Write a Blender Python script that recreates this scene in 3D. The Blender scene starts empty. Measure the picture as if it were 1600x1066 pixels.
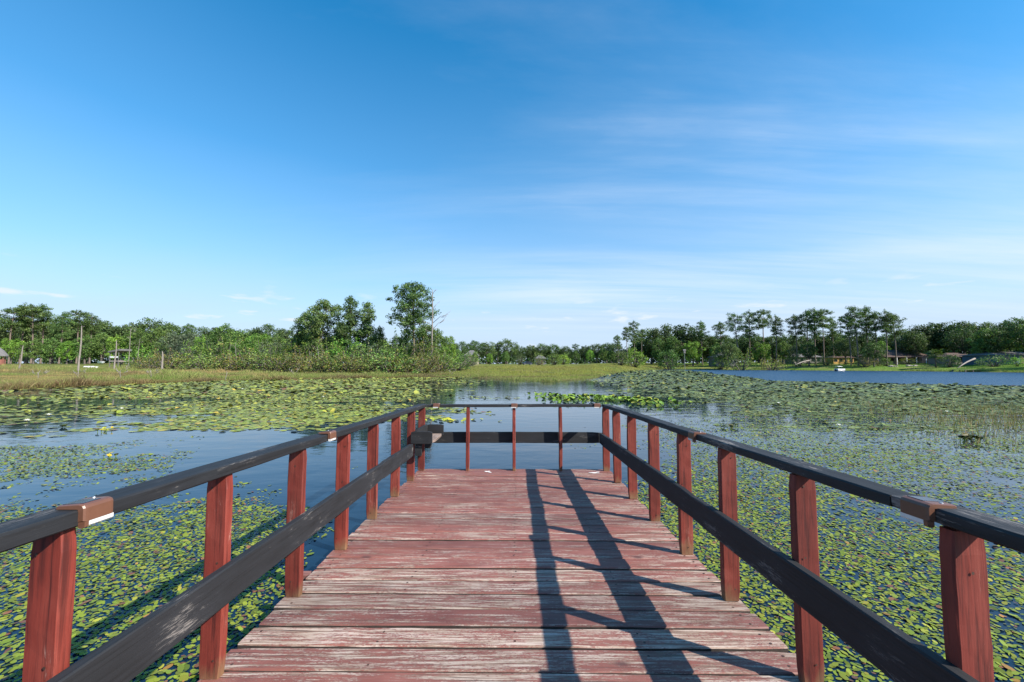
import bpy, math, random
import numpy as np
from mathutils import Vector, Matrix
R = math.radians
rng = np.random.default_rng(7)
random.seed(7)
scene = bpy.context.scene
COL = scene.collection

# ------------------------------------------------------------------ camera model
F = 635.0; CAMZ = 1.65
YAW = R(0.54); PITCH = R(3.51); SLOPE = R(1.53)
Fw = np.array([-math.sin(YAW)*math.cos(PITCH), math.cos(YAW)*math.cos(PITCH), math.sin(PITCH)])
Rt = np.array([math.cos(YAW), math.sin(YAW), 0.0])
Up = np.cross(Rt, Fw)
CAM = np.array([0, 0, CAMZ])

def proj(P):
    v = np.asarray(P, float) - CAM
    d = v @ Fw
    return 800 + F*(v @ Rt)/d, 533 - F*(v @ Up)/d

def ray(x, y):
    d = Fw + Rt*((x-800)/F) + Up*((533-y)/F)
    return d/d[1]

def azim(x):                       # lateral slope X/Y of an image column near the horizon
    return ray(x, 572)[0]

def at(x, y, Y):                   # point at depth Y seen at (x, y)
    return CAM + ray(x, y)*Y

def onwater(x, y):
    r = ray(x, y)
    return CAM + r*(-CAMZ/r[2])

# ------------------------------------------------------------------ noise
def _hash(ix, iy, s):
    h = (ix.astype(np.int64)*374761393 + iy.astype(np.int64)*668265263 + s*974711) & 0x7fffffff
    h = ((h ^ (h >> 13))*1274126177) & 0x7fffffff
    return ((h ^ (h >> 16)) & 0xffff)/65535.0

def vnoise(x, y, s=0):
    x = np.asarray(x, float); y = np.asarray(y, float)
    ix = np.floor(x); iy = np.floor(y); fx = x-ix; fy = y-iy
    fx = fx*fx*(3-2*fx); fy = fy*fy*(3-2*fy)
    a = _hash(ix, iy, s); b = _hash(ix+1, iy, s); c = _hash(ix, iy+1, s); d = _hash(ix+1, iy+1, s)
    return (a*(1-fx)+b*fx)*(1-fy) + (c*(1-fx)+d*fx)*fy

def fbm(x, y, s=0, o=4):
    t = 0; a = 0.5; n = 0
    for k in range(o):
        t = t + a*vnoise(x*2**k, y*2**k, s+k*17); n += a; a *= 0.5
    return t/n

def uni(v):                        # spread noise to an even 0..1
    return np.clip((v-0.5)*1.9+0.5, 0, 1)

# ------------------------------------------------------------------ object helpers
def tag(o, label=None, cat=None, group=None, kind=None):
    if label: o['label'] = label
    if cat: o['category'] = cat
    if group: o['group'] = group
    if kind: o['kind'] = kind
    return o

def link(o, parent=None):
    COL.objects.link(o)
    if parent is not None: o.parent = parent
    return o

def empty(name, loc=(0, 0, 0), rot=(0, 0, 0), scale=1.0):
    o = bpy.data.objects.new(name, None)
    o.empty_display_size = 0.2
    o.location = loc; o.rotation_euler = rot
    o.scale = (scale,)*3 if not hasattr(scale, '__len__') else scale
    return link(o)

def mesh_np(name, V, loops, starts, totals, mat, col=None, midx=None, smooth=False, extra=None):
    me = bpy.data.meshes.new(name)
    V = np.asarray(V, np.float32)
    me.vertices.add(len(V)); me.vertices.foreach_set('co', V.ravel())
    me.loops.add(len(loops)); me.loops.foreach_set('vertex_index', np.asarray(loops, np.int32))
    me.polygons.add(len(starts))
    me.polygons.foreach_set('loop_start', np.asarray(starts, np.int32))
    me.polygons.foreach_set('loop_total', np.asarray(totals, np.int32))
    for m in (mat if isinstance(mat, (list, tuple)) else [mat]): me.materials.append(m)
    if midx is not None: me.polygons.foreach_set('material_index', np.asarray(midx, np.int32))
    me.polygons.foreach_set('use_smooth', np.full(len(starts), bool(smooth)))
    me.update(calc_edges=True)
    if col is not None:                                    # per face colour of the thing itself
        a = me.attributes.new('Col', 'FLOAT_COLOR', 'FACE')
        c = np.ones((len(starts), 4), np.float32); c[:, :3] = col
        a.data.foreach_set('color', c.ravel())
    if extra is not None:
        a = me.attributes.new('rnd', 'FLOAT', 'FACE')
        a.data.foreach_set('value', np.asarray(extra, np.float32))
    return me

def mesh_uniform(name, V, n, mat, col=None, smooth=False):   # V: (faces, n, 3): every face its own verts
    f = V.shape[0]
    return mesh_np(name, V.reshape(-1, 3), np.arange(f*n), np.arange(f)*n, np.full(f, n), mat, col, None, smooth)

class MB:
    """collects shapes into one mesh"""
    def __init__(s): s.v = []; s.f = []; s.c = []; s.m = []; s.r = []; s.mat = 0; s.color = (1, 1, 1); s.rnd = 0.0
    def face(s, idx): s.f.append(idx); s.m.append(s.mat); s.c.append(s.color); s.r.append(s.rnd)
    def ring(s, pts):
        i = len(s.v); s.v.extend([tuple(p) for p in pts]); return list(range(i, i+len(pts)))
    def loft(s, rings, caps=True):
        idx = [s.ring(r) for r in rings]; n = len(idx[0])
        for a, b in zip(idx[:-1], idx[1:]):
            for k in range(n): s.face((a[k], a[(k+1) % n], b[(k+1) % n], b[k]))
        if caps:
            s.face(tuple(reversed(idx[0]))); s.face(tuple(idx[-1]))
    def board(s, p0, p1, w, t, up=(0, 0, 1), n=8, ch=0.003, wob=0.0012, lean=0.0, edge=None):
        """sawn board from p0 to p1 (centre line); w across, t along 'up'; eased edges, slightly uneven"""
        p0 = Vector(p0); p1 = Vector(p1); ax = (p1-p0).normalized(); up = Vector(up)
        side = ax.cross(up).normalized(); up = side.cross(ax).normalized()
        hw, ht = w/2, t/2
        prof = [(-hw+ch, -ht), (hw-ch, -ht), (hw, -ht+ch), (hw, ht-ch), (hw-ch, ht), (-hw+ch, ht), (-hw, ht-ch), (-hw, -ht+ch)]
        rings = []; b1 = random.uniform(-1, 1)*wob*2; b2 = random.uniform(-1, 1)*wob*2
        for k in range(n+1):
            u = k/n; c = p0.lerp(p1, u); bow = math.sin(math.pi*u)
            sh = 1 - (0.004/min(w, t) if k in (0, n) else 0)
            rings.append([c + side*(x*sh + b1*bow + random.uniform(-wob, wob)*.5) + up*(y*sh + b2*bow + random.uniform(-wob, wob)*.5) for x, y in prof])
        f0 = len(s.f); s.loft(rings)
        if edge is not None:                    # unpainted sawn edges, with gap shade put into their colour
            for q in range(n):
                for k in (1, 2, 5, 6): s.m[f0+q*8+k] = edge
    def box(s, lo, hi, ch=0.0):
        c = [(a+b)/2 for a, b in zip(lo, hi)]
        if ch <= 0:
            x0, y0, z0 = lo; x1, y1, z1 = hi
            i = s.ring([(x0,y0,z0),(x1,y0,z0),(x1,y1,z0),(x0,y1,z0),(x0,y0,z1),(x1,y0,z1),(x1,y1,z1),(x0,y1,z1)])
            for q in ((0,3,2,1),(4,5,6,7),(0,1,5,4),(1,2,6,5),(2,3,7,6),(3,0,4,7)): s.face(tuple(i[k] for k in q))
        else:
            x0, y0, z0 = lo; x1, y1, z1 = hi
            def r(ins, z): 
                a = ins; b = ch+ins if ins else ch
                return [(x0+a+ch,y0+a,z),(x1-a-ch,y0+a,z),(x1-a,y0+a+ch,z),(x1-a,y1-a-ch,z),(x1-a-ch,y1-a,z),(x0+a+ch,y1-a,z),(x0+a,y1-a-ch,z),(x0+a,y0+a+ch,z)]
            s.loft([r(ch, z0), r(0, z0+ch), r(0, z1-ch), r(ch, z1)])
    def tube(s, pts, rad, n=7, caps=True):
        pts = [Vector(p) for p in pts]; rings = []
        for k, p in enumerate(pts):
            a = pts[max(k-1, 0)]; b = pts[min(k+1, len(pts)-1)]; d = (b-a).normalized()
            u = d.cross(Vector((0.31, 0.95, 0.05))); 
            if u.length < 1e-3: u = d.cross(Vector((1, 0, 0)))
            u.normalize(); w = d.cross(u)
            rings.append([p + (u*math.cos(2*math.pi*j/n) + w*math.sin(2*math.pi*j/n))*rad[k] for j in range(n)])
        s.loft(rings, caps)
    def mesh(s, name, mats, col=False, rnd=False, smooth=False):
        loops = [i for f in s.f for i in f]; tot = [len(f) for f in s.f]
        st = np.concatenate([[0], np.cumsum(tot)[:-1]]) if tot else []
        return mesh_np(name, s.v, loops, st, tot, mats, np.array(s.c) if col else None, s.m, smooth, s.r if rnd else None)
    def build(s, name, mats, parent=None, **k):
        return link(bpy.data.objects.new(name, s.mesh(name, mats, **k)), parent)

# ------------------------------------------------------------------ materials
def newmat(name):
    m = bpy.data.materials.new(name); m.use_nodes = True
    nt = m.node_tree; b = nt.nodes['Principled BSDF']
    return m, nt, b
def N(nt, t, **kw):
    n = nt.nodes.new(t)
    for k, v in kw.items():
        if k.startswith('i_'): n.inputs[k[2:].replace('_', ' ')].default_value = v
        else: setattr(n, k, v)
    return n
def L(nt, a, b): nt.links.new(a, b)
def ramp(nt, fac, stops, interp='LINEAR'):
    r = nt.nodes.new('ShaderNodeValToRGB'); r.color_ramp.interpolation = interp
    e = r.color_ramp.elements
    while len(e) < len(stops): e.new(0.5)
    for k, (p, c) in enumerate(stops):
        e[k].position = p; e[k].color = (c, c, c, 1) if not hasattr(c, '__len__') else (*c, 1)
    if fac is not None: L(nt, fac, r.inputs['Fac'])
    return r
def mixc(nt, fac, a, b, typ='MIX'):
    m = nt.nodes.new('ShaderNodeMix'); m.data_type = 'RGBA'; m.blend_type = typ
    for k, v in ((0, fac), (6, a), (7, b)):
        if hasattr(v, 'links') or isinstance(v, bpy.types.NodeSocket): L(nt, v, m.inputs[k])
        else: m.inputs[k].default_value = v if k == 0 else (*v, 1)
    return m.outputs[2]
def math_(nt, op, a, b=0.0, clamp=False):
    m = nt.nodes.new('ShaderNodeMath'); m.operation = op; m.use_clamp = clamp
    for k, v in ((0, a), (1, b)):
        if isinstance(v, bpy.types.NodeSocket): L(nt, v, m.inputs[k])
        else: m.inputs[k].default_value = v
    return m.outputs[0]
def coords(nt, scale, rnd=False):
    tc = nt.nodes.new('ShaderNodeTexCoord'); mp = nt.nodes.new('ShaderNodeMapping')
    L(nt, tc.outputs['Object'], mp.inputs['Vector']); mp.inputs['Scale'].default_value = scale
    return mp.outputs[0]
def noise(nt, vec, scale, detail=4, rough=0.55, dist=0.0, w=None):
    n = nt.nodes.new('ShaderNodeTexNoise')
    if w is not None:
        n.noise_dimensions = '4D'; L(nt, w, n.inputs['W'])
    L(nt, vec, n.inputs['Vector']); n.inputs['Scale'].default_value = scale
    n.inputs['Detail'].default_value = detail; n.inputs['Roughness'].default_value = rough; n.inputs['Distortion'].default_value = dist
    return n.outputs['Fac']
def bump(nt, b, h, strength, dist=0.01):
    n = nt.nodes.new('ShaderNodeBump'); n.inputs['Strength'].default_value = strength; n.inputs['Distance'].default_value = dist
    L(nt, h, n.inputs['Height']); L(nt, n.outputs[0], b.inputs['Normal']); return n
def rndw(nt, mul=37.0):
    a = nt.nodes.new('ShaderNodeAttribute'); a.attribute_name = 'rnd'
    return math_(nt, 'MULTIPLY', a.outputs['Fac'], mul), a.outputs['Fac']

def axis_scale(axis, along, across):
    return tuple(along if k == axis else across for k in range(3))

def mat_deck():
    m, nt, b = newmat('worn_red_deck_paint')
    w, r = rndw(nt)
    long_ = coords(nt, (1.0, 9.0, 9.0)); fine = coords(nt, (2.2, 60.0, 60.0)); iso = coords(nt, (1, 1, 1))
    big = noise(nt, long_, 2.6, 8, 0.70, 0.8, w)
    chips = noise(nt, coords(nt, (17.0, 52.0, 52.0)), 2.6, 8, 0.75, 1.0, w)
    grain = noise(nt, fine, 1.6, 6, 0.6, 0.3, w)
    area = noise(nt, iso, 1.1, 3, 0.5)
    geo = nt.nodes.new('ShaderNodeTexCoord'); sp = nt.nodes.new('ShaderNodeSeparateXYZ'); L(nt, geo.outputs['Object'], sp.inputs[0])
    far = nt.nodes.new('ShaderNodeMapRange'); L(nt, sp.outputs['Y'], far.inputs[0])
    far.inputs[1].default_value = 1.4; far.inputs[2].default_value = 5.0; far.inputs[3].default_value = 0.055; far.inputs[4].default_value = -0.008
    s = math_(nt, 'ADD', math_(nt, 'MULTIPLY', big, 0.46), math_(nt, 'MULTIPLY', chips, 0.43))
    s = math_(nt, 'ADD', s, math_(nt, 'MULTIPLY', area, 0.18))
    s = math_(nt, 'ADD', s, math_(nt, 'MULTIPLY', math_(nt, 'SUBTRACT', grain, 0.5), 0.20))
    s = math_(nt, 'ADD', s, far.outputs[0])
    s = math_(nt, 'ADD', s, math_(nt, 'MULTIPLY', math_(nt, 'SUBTRACT', r, 0.5), 0.05))
    bare = ramp(nt, s, [(0.558, 0.0), (0.592, 0.72), (0.66, 1.0)])
    paint = ramp(nt, noise(nt, coords(nt, (2, 7, 7)), 2.0, 5, 0.6, 0, w), [(0.25, (0.140, 0.047, 0.036)), (0.55, (0.215, 0.078, 0.060)), (0.8, (0.265, 0.112, 0.088))])
    wood = ramp(nt, grain, [(0.30, (0.11, 0.078, 0.060)), (0.46, (0.22, 0.155, 0.115)), (0.56, (0.40, 0.325, 0.27)), (0.72, (0.60, 0.525, 0.455))])
    c = mixc(nt, bare.outputs[0], paint.outputs[0], wood.outputs[0])
    thin = ramp(nt, grain, [(0.55, 0.0), (0.72, 0.6)])
    c = mixc(nt, thin.outputs[0], c, (0.33, 0.22, 0.20))
    crack = ramp(nt, noise(nt, coords(nt, (1.3, 95.0, 95.0)), 1.0, 4, 0.55, 0.5, w), [(0.33, 0.9), (0.39, 0.0)])
    c = mixc(nt, crack.outputs[0], c, (0.045, 0.026, 0.024))
    vo = nt.nodes.new('ShaderNodeTexVoronoi'); L(nt, coords(nt, (1.6, 3.4, 1.0)), vo.inputs['Vector']); vo.inputs['Scale'].default_value = 1.0
    knot = ramp(nt, vo.outputs['Distance'], [(0.03, 0.85), (0.075, 0.0)])
    c = mixc(nt, knot.outputs[0], c, (0.075, 0.032, 0.03))
    c = mixc(nt, 1.0, c, ramp(nt, math_(nt, 'FRACT', math_(nt, 'MULTIPLY', r, 5.7)), [(0.0, (.80, .80, .80)), (1.0, (1.16, 1.13, 1.10))]).outputs[0], 'MULTIPLY')
    L(nt, c, b.inputs['Base Color'])
    L(nt, ramp(nt, bare.outputs[0], [(0, 0.62), (1, 0.85)]).outputs[0], b.inputs['Roughness'])
    h = math_(nt, 'SUBTRACT', math_(nt, 'MULTIPLY', grain, 0.6), math_(nt, 'MULTIPLY', bare.outputs[0], 0.35))
    h = math_(nt, 'SUBTRACT', h, math_(nt, 'MULTIPLY', crack.outputs[0], 0.8))
    bump(nt, b, h, 0.7, 0.004)
    return m

def mat_paint(name, axis, dark, mid, light, worn, wornamt, rough, foot=False):
    """brushed paint on sawn timber, grain along the given axis"""
    m, nt, b = newmat(name)
    w, r = rndw(nt)
    g = noise(nt, coords(nt, axis_scale(axis, 1.6, 46.0)), 1.5, 6, 0.62, 0.35, w)
    blot = noise(nt, coords(nt, axis_scale(axis, 1.4, 5.0)), 2.2, 5, 0.6, 0.3, w)
    c = ramp(nt, blot, [(0.25, dark), (0.5, mid), (0.78, light)]).outputs[0]
    c = mixc(nt, ramp(nt, g, [(0.36, 0.8), (0.50, 0.0)]).outputs[0], c, tuple(0.42*k for k in dark))
    s = math_(nt, 'ADD', math_(nt, 'MULTIPLY', blot, 0.6), math_(nt, 'MULTIPLY', noise(nt, coords(nt, axis_scale(axis, 7.0, 60.0)), 2.6, 8, 0.75, 0.8, w), 0.5))
    bare = ramp(nt, s, [(0.66-wornamt, 0.0), (0.72-wornamt, 0.8)])
    c = mixc(nt, bare.outputs[0], c, worn)
    if foot:                                   # bare damp wood and algae at the foot of the post
        geo = nt.nodes.new('ShaderNodeTexCoord'); sp = nt.nodes.new('ShaderNodeSeparateXYZ'); L(nt, geo.outputs['Object'], sp.inputs[0])
        z = math_(nt, 'ADD', sp.outputs['Z'], math_(nt, 'MULTIPLY', math_(nt, 'SUBTRACT', blot, 0.5), -0.35))
        c = mixc(nt, ramp(nt, z, [(0.0, 0.8), (0.075, 0.0)]).outputs[0], c, (0.17, 0.105, 0.05))
    c = mixc(nt, 1.0, c, ramp(nt, r, [(0.0, .80), (1.0, 1.18)]).outputs[0], 'MULTIPLY')
    L(nt, c, b.inputs['Base Color'])
    b.inputs['Roughness'].default_value = rough
    bump(nt, b, math_(nt, 'SUBTRACT', g, math_(nt, 'MULTIPLY', bare.outputs[0], 0.25)), 0.55, 0.0035)
    return m

def mat_plain(name, c, rough=0.6, var=0.15, scale=6.0, metal=0.0, bmp=0.0, spec=None):
    m, nt, b = newmat(name)
    n = noise(nt, coords(nt, (1, 1, 1)), scale, 5, 0.6)
    cc = ramp(nt, n, [(0.3, tuple(k*(1-var) for k in c)), (0.7, tuple(min(1, k*(1+var)) for k in c))])
    L(nt, cc.outputs[0], b.inputs['Base Color']); b.inputs['Roughness'].default_value = rough; b.inputs['Metallic'].default_value = metal
    if spec is not None: b.inputs['Specular IOR Level'].default_value = spec
    if bmp: bump(nt, b, n, bmp, 0.02)
    return m

def mat_leaf(name, rough=0.6, trans=0.25, vary=0.25, spec=0.3):
    """face colour of each leaf, varied a little from plant to plant; part of the light passes through"""
    m, nt, b = newmat(name)
    a = nt.nodes.new('ShaderNodeAttribute'); a.attribute_name = 'Col'
    oi = nt.nodes.new('ShaderNodeObjectInfo')
    hs = nt.nodes.new('ShaderNodeHueSaturation'); L(nt, a.outputs['Color'], hs.inputs['Color'])
    mr = nt.nodes.new('ShaderNodeMapRange'); L(nt, oi.outputs['Random'], mr.inputs[0]); mr.inputs[3].default_value = 1-vary; mr.inputs[4].default_value = 1+vary
    L(nt, mr.outputs[0], hs.inputs['Value'])
    m2 = nt.nodes.new('ShaderNodeMapRange'); L(nt, math_(nt, 'FRACT', math_(nt, 'MULTIPLY', oi.outputs['Random'], 7.31)), m2.inputs[0])
    m2.inputs[3].default_value = 0.5-0.06*vary; m2.inputs[4].default_value = 0.5+0.05*vary; L(nt, m2.outputs[0], hs.inputs['Hue'])
    L(nt, hs.outputs[0], b.inputs['Base Color']); b.inputs['Roughness'].default_value = rough; b.inputs['Specular IOR Level'].default_value = spec
    if trans > 0:
        t = nt.nodes.new('ShaderNodeBsdfTranslucent'); L(nt, mixc(nt, 1.0, hs.outputs[0], (1.0, 1.15, 0.55), 'MULTIPLY'), t.inputs['Color'])
        mx = nt.nodes.new('ShaderNodeMixShader'); mx.inputs[0].default_value = trans
        L(nt, b.outputs[0], mx.inputs[1]); L(nt, t.outputs[0], mx.inputs[2])
        L(nt, mx.outputs[0], nt.nodes['Material Output'].inputs['Surface'])
    return m

def mat_bark(name, c0, c1):
    m, nt, b = newmat(name)
    n = noise(nt, coords(nt, (5, 5, 1.2)), 2.0, 6, 0.65, 0.4)
    L(nt, ramp(nt, n, [(0.3, c0), (0.7, c1)]).outputs[0], b.inputs['Base Color'])
    b.inputs['Roughness'].default_value = 0.9; bump(nt, b, n, 0.8, 0.05)
    return m

def mat_water():
    m, nt, b = newmat('lake_water')
    b.inputs['Base Color'].default_value = (0.005, 0.017, 0.036, 1)
    b.inputs['IOR'].default_value = 1.33
    geo = nt.nodes.new('ShaderNodeNewGeometry'); sp = nt.nodes.new('ShaderNodeSeparateXYZ'); L(nt, geo.outputs['Position'], sp.inputs[0])
    # breeze on the open water to the right, beyond the pads
    mx = nt.nodes.new('ShaderNodeMapRange'); L(nt, sp.outputs['X'], mx.inputs[0]); mx.inputs[1].default_value = 8; mx.inputs[2].default_value = 26
    my = nt.nodes.new('ShaderNodeMapRange'); L(nt, sp.outputs['Y'], my.inputs[0]); my.inputs[1].default_value = 26; my.inputs[2].default_value = 38
    wind = math_(nt, 'MULTIPLY', mx.outputs[0], my.outputs[0])
    mp = nt.nodes.new('ShaderNodeMapping'); L(nt, geo.outputs['Position'], mp.inputs['Vector']); mp.inputs['Scale'].default_value = (0.8, 1.5, 1)
    L(nt, math_(nt, 'ADD', math_(nt, 'MULTIPLY', wind, 0.30), 0.03), b.inputs['Roughness'])
    L(nt, mixc(nt, wind, (0.005, 0.017, 0.036), (0.016, 0.052, 0.105)), b.inputs['Base Color'])
    a = noise(nt, mp.outputs[0], 1.3, 3, 0.5, 0.2); f = noise(nt, mp.outputs[0], 9.0, 3, 0.55, 0.3)
    patch = noise(nt, mp.outputs[0], 0.16, 3, 0.5)
    calm = math_(nt, 'ADD', math_(nt, 'MULTIPLY', a, 0.008), math_(nt, 'MULTIPLY', f, math_(nt, 'MULTIPLY', ramp(nt, patch, [(0.42, 0.1), (0.62, 1.0)]).outputs[0], 0.0016)))
    ruff = noise(nt, mp.outputs[0], 2.6, 4, 0.6, 0.3)
    h = math_(nt, 'ADD', calm, math_(nt, 'MULTIPLY', math_(nt, 'MULTIPLY', ruff, wind), 0.22))
    n = nt.nodes.new('ShaderNodeBump'); n.inputs['Strength'].default_value = 1.0; n.inputs['Distance'].default_value = 1.0
    L(nt, h, n.inputs['Height']); L(nt, n.outputs[0], b.inputs['Normal'])
    return m

def mat_ground():
    m, nt, b = newmat('shore_ground')
    geo = nt.nodes.new('ShaderNodeNewGeometry'); sp = nt.nodes.new('ShaderNodeSeparateXYZ'); L(nt, geo.outputs['Position'], sp.inputs[0])
    mp = nt.nodes.new('ShaderNodeMapping'); L(nt, geo.outputs['Position'], mp.inputs['Vector']); mp.inputs['Scale'].default_value = (1, 1, 1)
    big = noise(nt, mp.outputs[0], 0.06, 5, 0.6, 0.4); fine = noise(nt, mp.outputs[0], 0.9, 6, 0.65)
    c = ramp(nt, big, [(0.34, (0.075, 0.125, 0.022)), (0.5, (0.135, 0.16, 0.032)), (0.66, (0.23, 0.18, 0.075))]).outputs[0]
    lx = nt.nodes.new('ShaderNodeMapRange'); L(nt, sp.outputs['X'], lx.inputs[0]); lx.inputs[1].default_value = 55; lx.inputs[2].default_value = 105
    lawn = ramp(nt, big, [(0.36, (0.090, 0.175, 0.026)), (0.54, (0.130, 0.205, 0.036)), (0.68, (0.29, 0.21, 0.105))]).outputs[0]
    c = mixc(nt, lx.outputs[0], c, lawn)
    c = mixc(nt, ramp(nt, fine, [(0.3, 0.5), (0.55, 0.0)]).outputs[0], c, (0.05, 0.065, 0.015))
    mud = nt.nodes.new('ShaderNodeMapRange'); L(nt, sp.outputs['Z'], mud.inputs[0]); mud.inputs[1].default_value = 0.02; mud.inputs[2].default_value = 0.16; mud.inputs[3].default_value = 0.8; mud.inputs[4].default_value = 0.0
    c = mixc(nt, mud.outputs[0], c, (0.10, 0.065, 0.035))
    L(nt, c, b.inputs['Base Color']); b.inputs['Roughness'].default_value = 0.95; b.inputs['Specular IOR Level'].default_value = 0.1
    bump(nt, b, fine, 0.6, 0.25)
    return m

M = {}
M['deck'] = mat_deck()
red = dict(dark=(0.098, 0.012, 0.007), mid=(0.170, 0.024, 0.014), light=(0.238, 0.052, 0.034), worn=(0.36, 0.19, 0.15), wornamt=0.012, rough=0.65)
M['post'] = mat_paint('red_post_paint', 2, foot=True, **red)
blk = dict(dark=(0.0055, 0.0058, 0.0068), mid=(0.0108, 0.0116, 0.0140), light=(0.0235, 0.0248, 0.0285), worn=(0.19, 0.17, 0.155), wornamt=0.038, rough=0.72)
M['rail_y'] = mat_paint('black_rail_paint_lengthwise', 1, **blk)
M['rail_worn'] = mat_paint('weathered_black_rail_paint', 1, **dict(blk, wornamt=0.085))
M['rail_x'] = mat_paint('black_rail_paint_crosswise', 0, **blk)
M['wood_y'] = mat_paint('weathered_wood', 1, (0.16, 0.11, 0.085), (0.27, 0.20, 0.165), (0.40, 0.33, 0.29), (0.46, 0.40, 0.36), 0.02, 0.8)
M['beam'] = mat_paint('red_brown_beam', 0, (0.12, 0.05, 0.04), (0.2, 0.085, 0.07), (0.3, 0.17, 0.14), (0.4, 0.3, 0.26), 0.03, 0.8)
M['nail'] = mat_plain('rusty_nail', (0.06, 0.03, 0.02), 0.6, 0.3, 40)
M['edge'] = mat_plain('bare_plank_edge_gap_shade', (0.045, 0.032, 0.026), 0.9, 0.4, 25)  # bare plank edges, coloured dark so the gaps between boards look shaded
M['splat'] = mat_plain('white_splat', (0.72, 0.69, 0.66), 0.8, 0.12, 60)
M['plastic'] = mat_plain('brown_plastic', (0.135, 0.060, 0.036), 0.38, 0.08, 30)
M['cell'] = mat_plain('solar_cell', (0.012, 0.022, 0.055), 0.12, 0.2, 80)
M['lens'] = mat_plain('frosted_lens', (0.62, 0.62, 0.60), 0.35, 0.04, 30)
M['water'] = mat_water()
M['ground'] = mat_ground()
M['leaf'] = mat_leaf('tree_foliage', 0.62, 0.30, 0.22)
M['shrub'] = mat_leaf('shrub_foliage', 0.55, 0.28, 0.38)
M['pad'] = mat_leaf('floating_leaf_skin', 0.52, 0.0, 0.0, 0.20)
M['grass'] = mat_leaf('grass_blades', 0.7, 0.3, 0.0)
M['pine_bark'] = mat_bark('pine_bark', (0.075, 0.055, 0.045), (0.22, 0.17, 0.14))
M['oak_bark'] = mat_bark('oak_bark', (0.05, 0.042, 0.036), (0.15, 0.13, 0.11))
M['dead'] = mat_bark('dead_wood', (0.13, 0.11, 0.095), (0.30, 0.265, 0.235))
M['petal'] = mat_plain('white_petals', (0.82, 0.82, 0.76), 0.5, 0.05, 20)
M['stamen'] = mat_plain('yellow_stamens', (0.7, 0.45, 0.04), 0.6, 0.1, 20)
M['white'] = mat_plain('white_paint', (0.74, 0.74, 0.73), 0.5, 0.06, 2)
M['roof_b'] = mat_plain('brown_shingles', (0.085, 0.052, 0.042), 0.9, 0.25, 3, bmp=0.3)
M['roof_g'] = mat_plain('grey_shingles', (0.13, 0.125, 0.125), 0.9, 0.25, 3, bmp=0.3)
M['wall_c'] = mat_plain('cream_wall', (0.30, 0.25, 0.21), 0.8, 0.12, 1.5)
M['wall_g'] = mat_plain('grey_wall', (0.16, 0.15, 0.145), 0.8, 0.12, 1.5)
M['wall_y'] = mat_plain('ochre_wall', (0.46, 0.27, 0.07), 0.8, 0.14, 1.5)
M['wall_b'] = mat_plain('blue_wall', (0.05, 0.095, 0.14), 0.8, 0.12, 1.5)
M['wall_r'] = mat_plain('red_brown_wall', (0.20, 0.075, 0.055), 0.8, 0.15, 1.5)
M['glass'] = mat_plain('dark_glass', (0.015, 0.018, 0.022), 0.06, 0.1, 1.0)
M['door'] = mat_plain('brown_door', (0.12, 0.07, 0.05), 0.6, 0.1, 2.0)
M['steel'] = mat_plain('galvanised_steel', (0.42, 0.43, 0.45), 0.4, 0.1, 3.0, metal=0.6)
M['stone'] = mat_plain('pale_stone', (0.30, 0.26, 0.23), 0.9, 0.25, 2.0, bmp=0.5)
M['carpaint'] = mat_plain('dark_blue_paint', (0.02, 0.03, 0.055), 0.25, 0.05, 1.0)
M['rubber'] = mat_plain('rubber', (0.02, 0.02, 0.02), 0.8, 0.1, 5.0)
M['canvas'] = mat_plain('grey_canvas', (0.12, 0.125, 0.135), 0.8, 0.1, 2.0)

# ------------------------------------------------------------------ terrain
SH = [(-3000, 30), (-800, 26), (-250, 27), (0, 28.5), (150, 34), (300, 42), (400, 48), (460, 49), (560, 55), (640, 58), (720, 60), (780, 50), (860, 43), (930, 52), (965, 92), (1000, 148), (1050, 185), (1200, 158), (1300, 140), (1400, 130), (1500, 116), (1600, 101), (1800, 85), (2200, 70), (4000, 60)]
SLP = [(-3000, .03), (0, .026), (700, .022), (900, .02), (990, .05), (1050, .08), (1200, .125), (1400, .17), (1600, .16), (4000, .15)]
SHA = np.array([azim(p[0]) for p in SH]); SHY = np.array([p[1] for p in SH], float)
SLA = np.array([azim(p[0]) for p in SLP]); SLV = np.array([p[1] for p in SLP], float)
def shore(a): return np.interp(a, SHA, SHY)
def terrain(X, Y):
    X = np.asarray(X, float); Y = np.asarray(Y, float)
    a = X/np.maximum(Y, 1.0)
    ys = shore(a) + (fbm(X*0.12, Y*0.12, 5)-0.5)*5.0
    t = Y - ys
    s = np.interp(a, SLA, SLV)
    up = 0.10*np.clip(t/1.5, 0, 1) + 4.3*(1-np.exp(-np.clip(t-0.5, 0, None)*s/4.3))
    z = np.where(t < 0, -0.5*np.clip(-t/2.0, 0, 1), up + (fbm(X*0.08, Y*0.08, 9)-0.5)*0.25*np.clip(t/10, 0, 1))
    return z
def ground_at(X, Y): return float(terrain(np.array([X]), np.array([Y]))[0])

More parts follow.
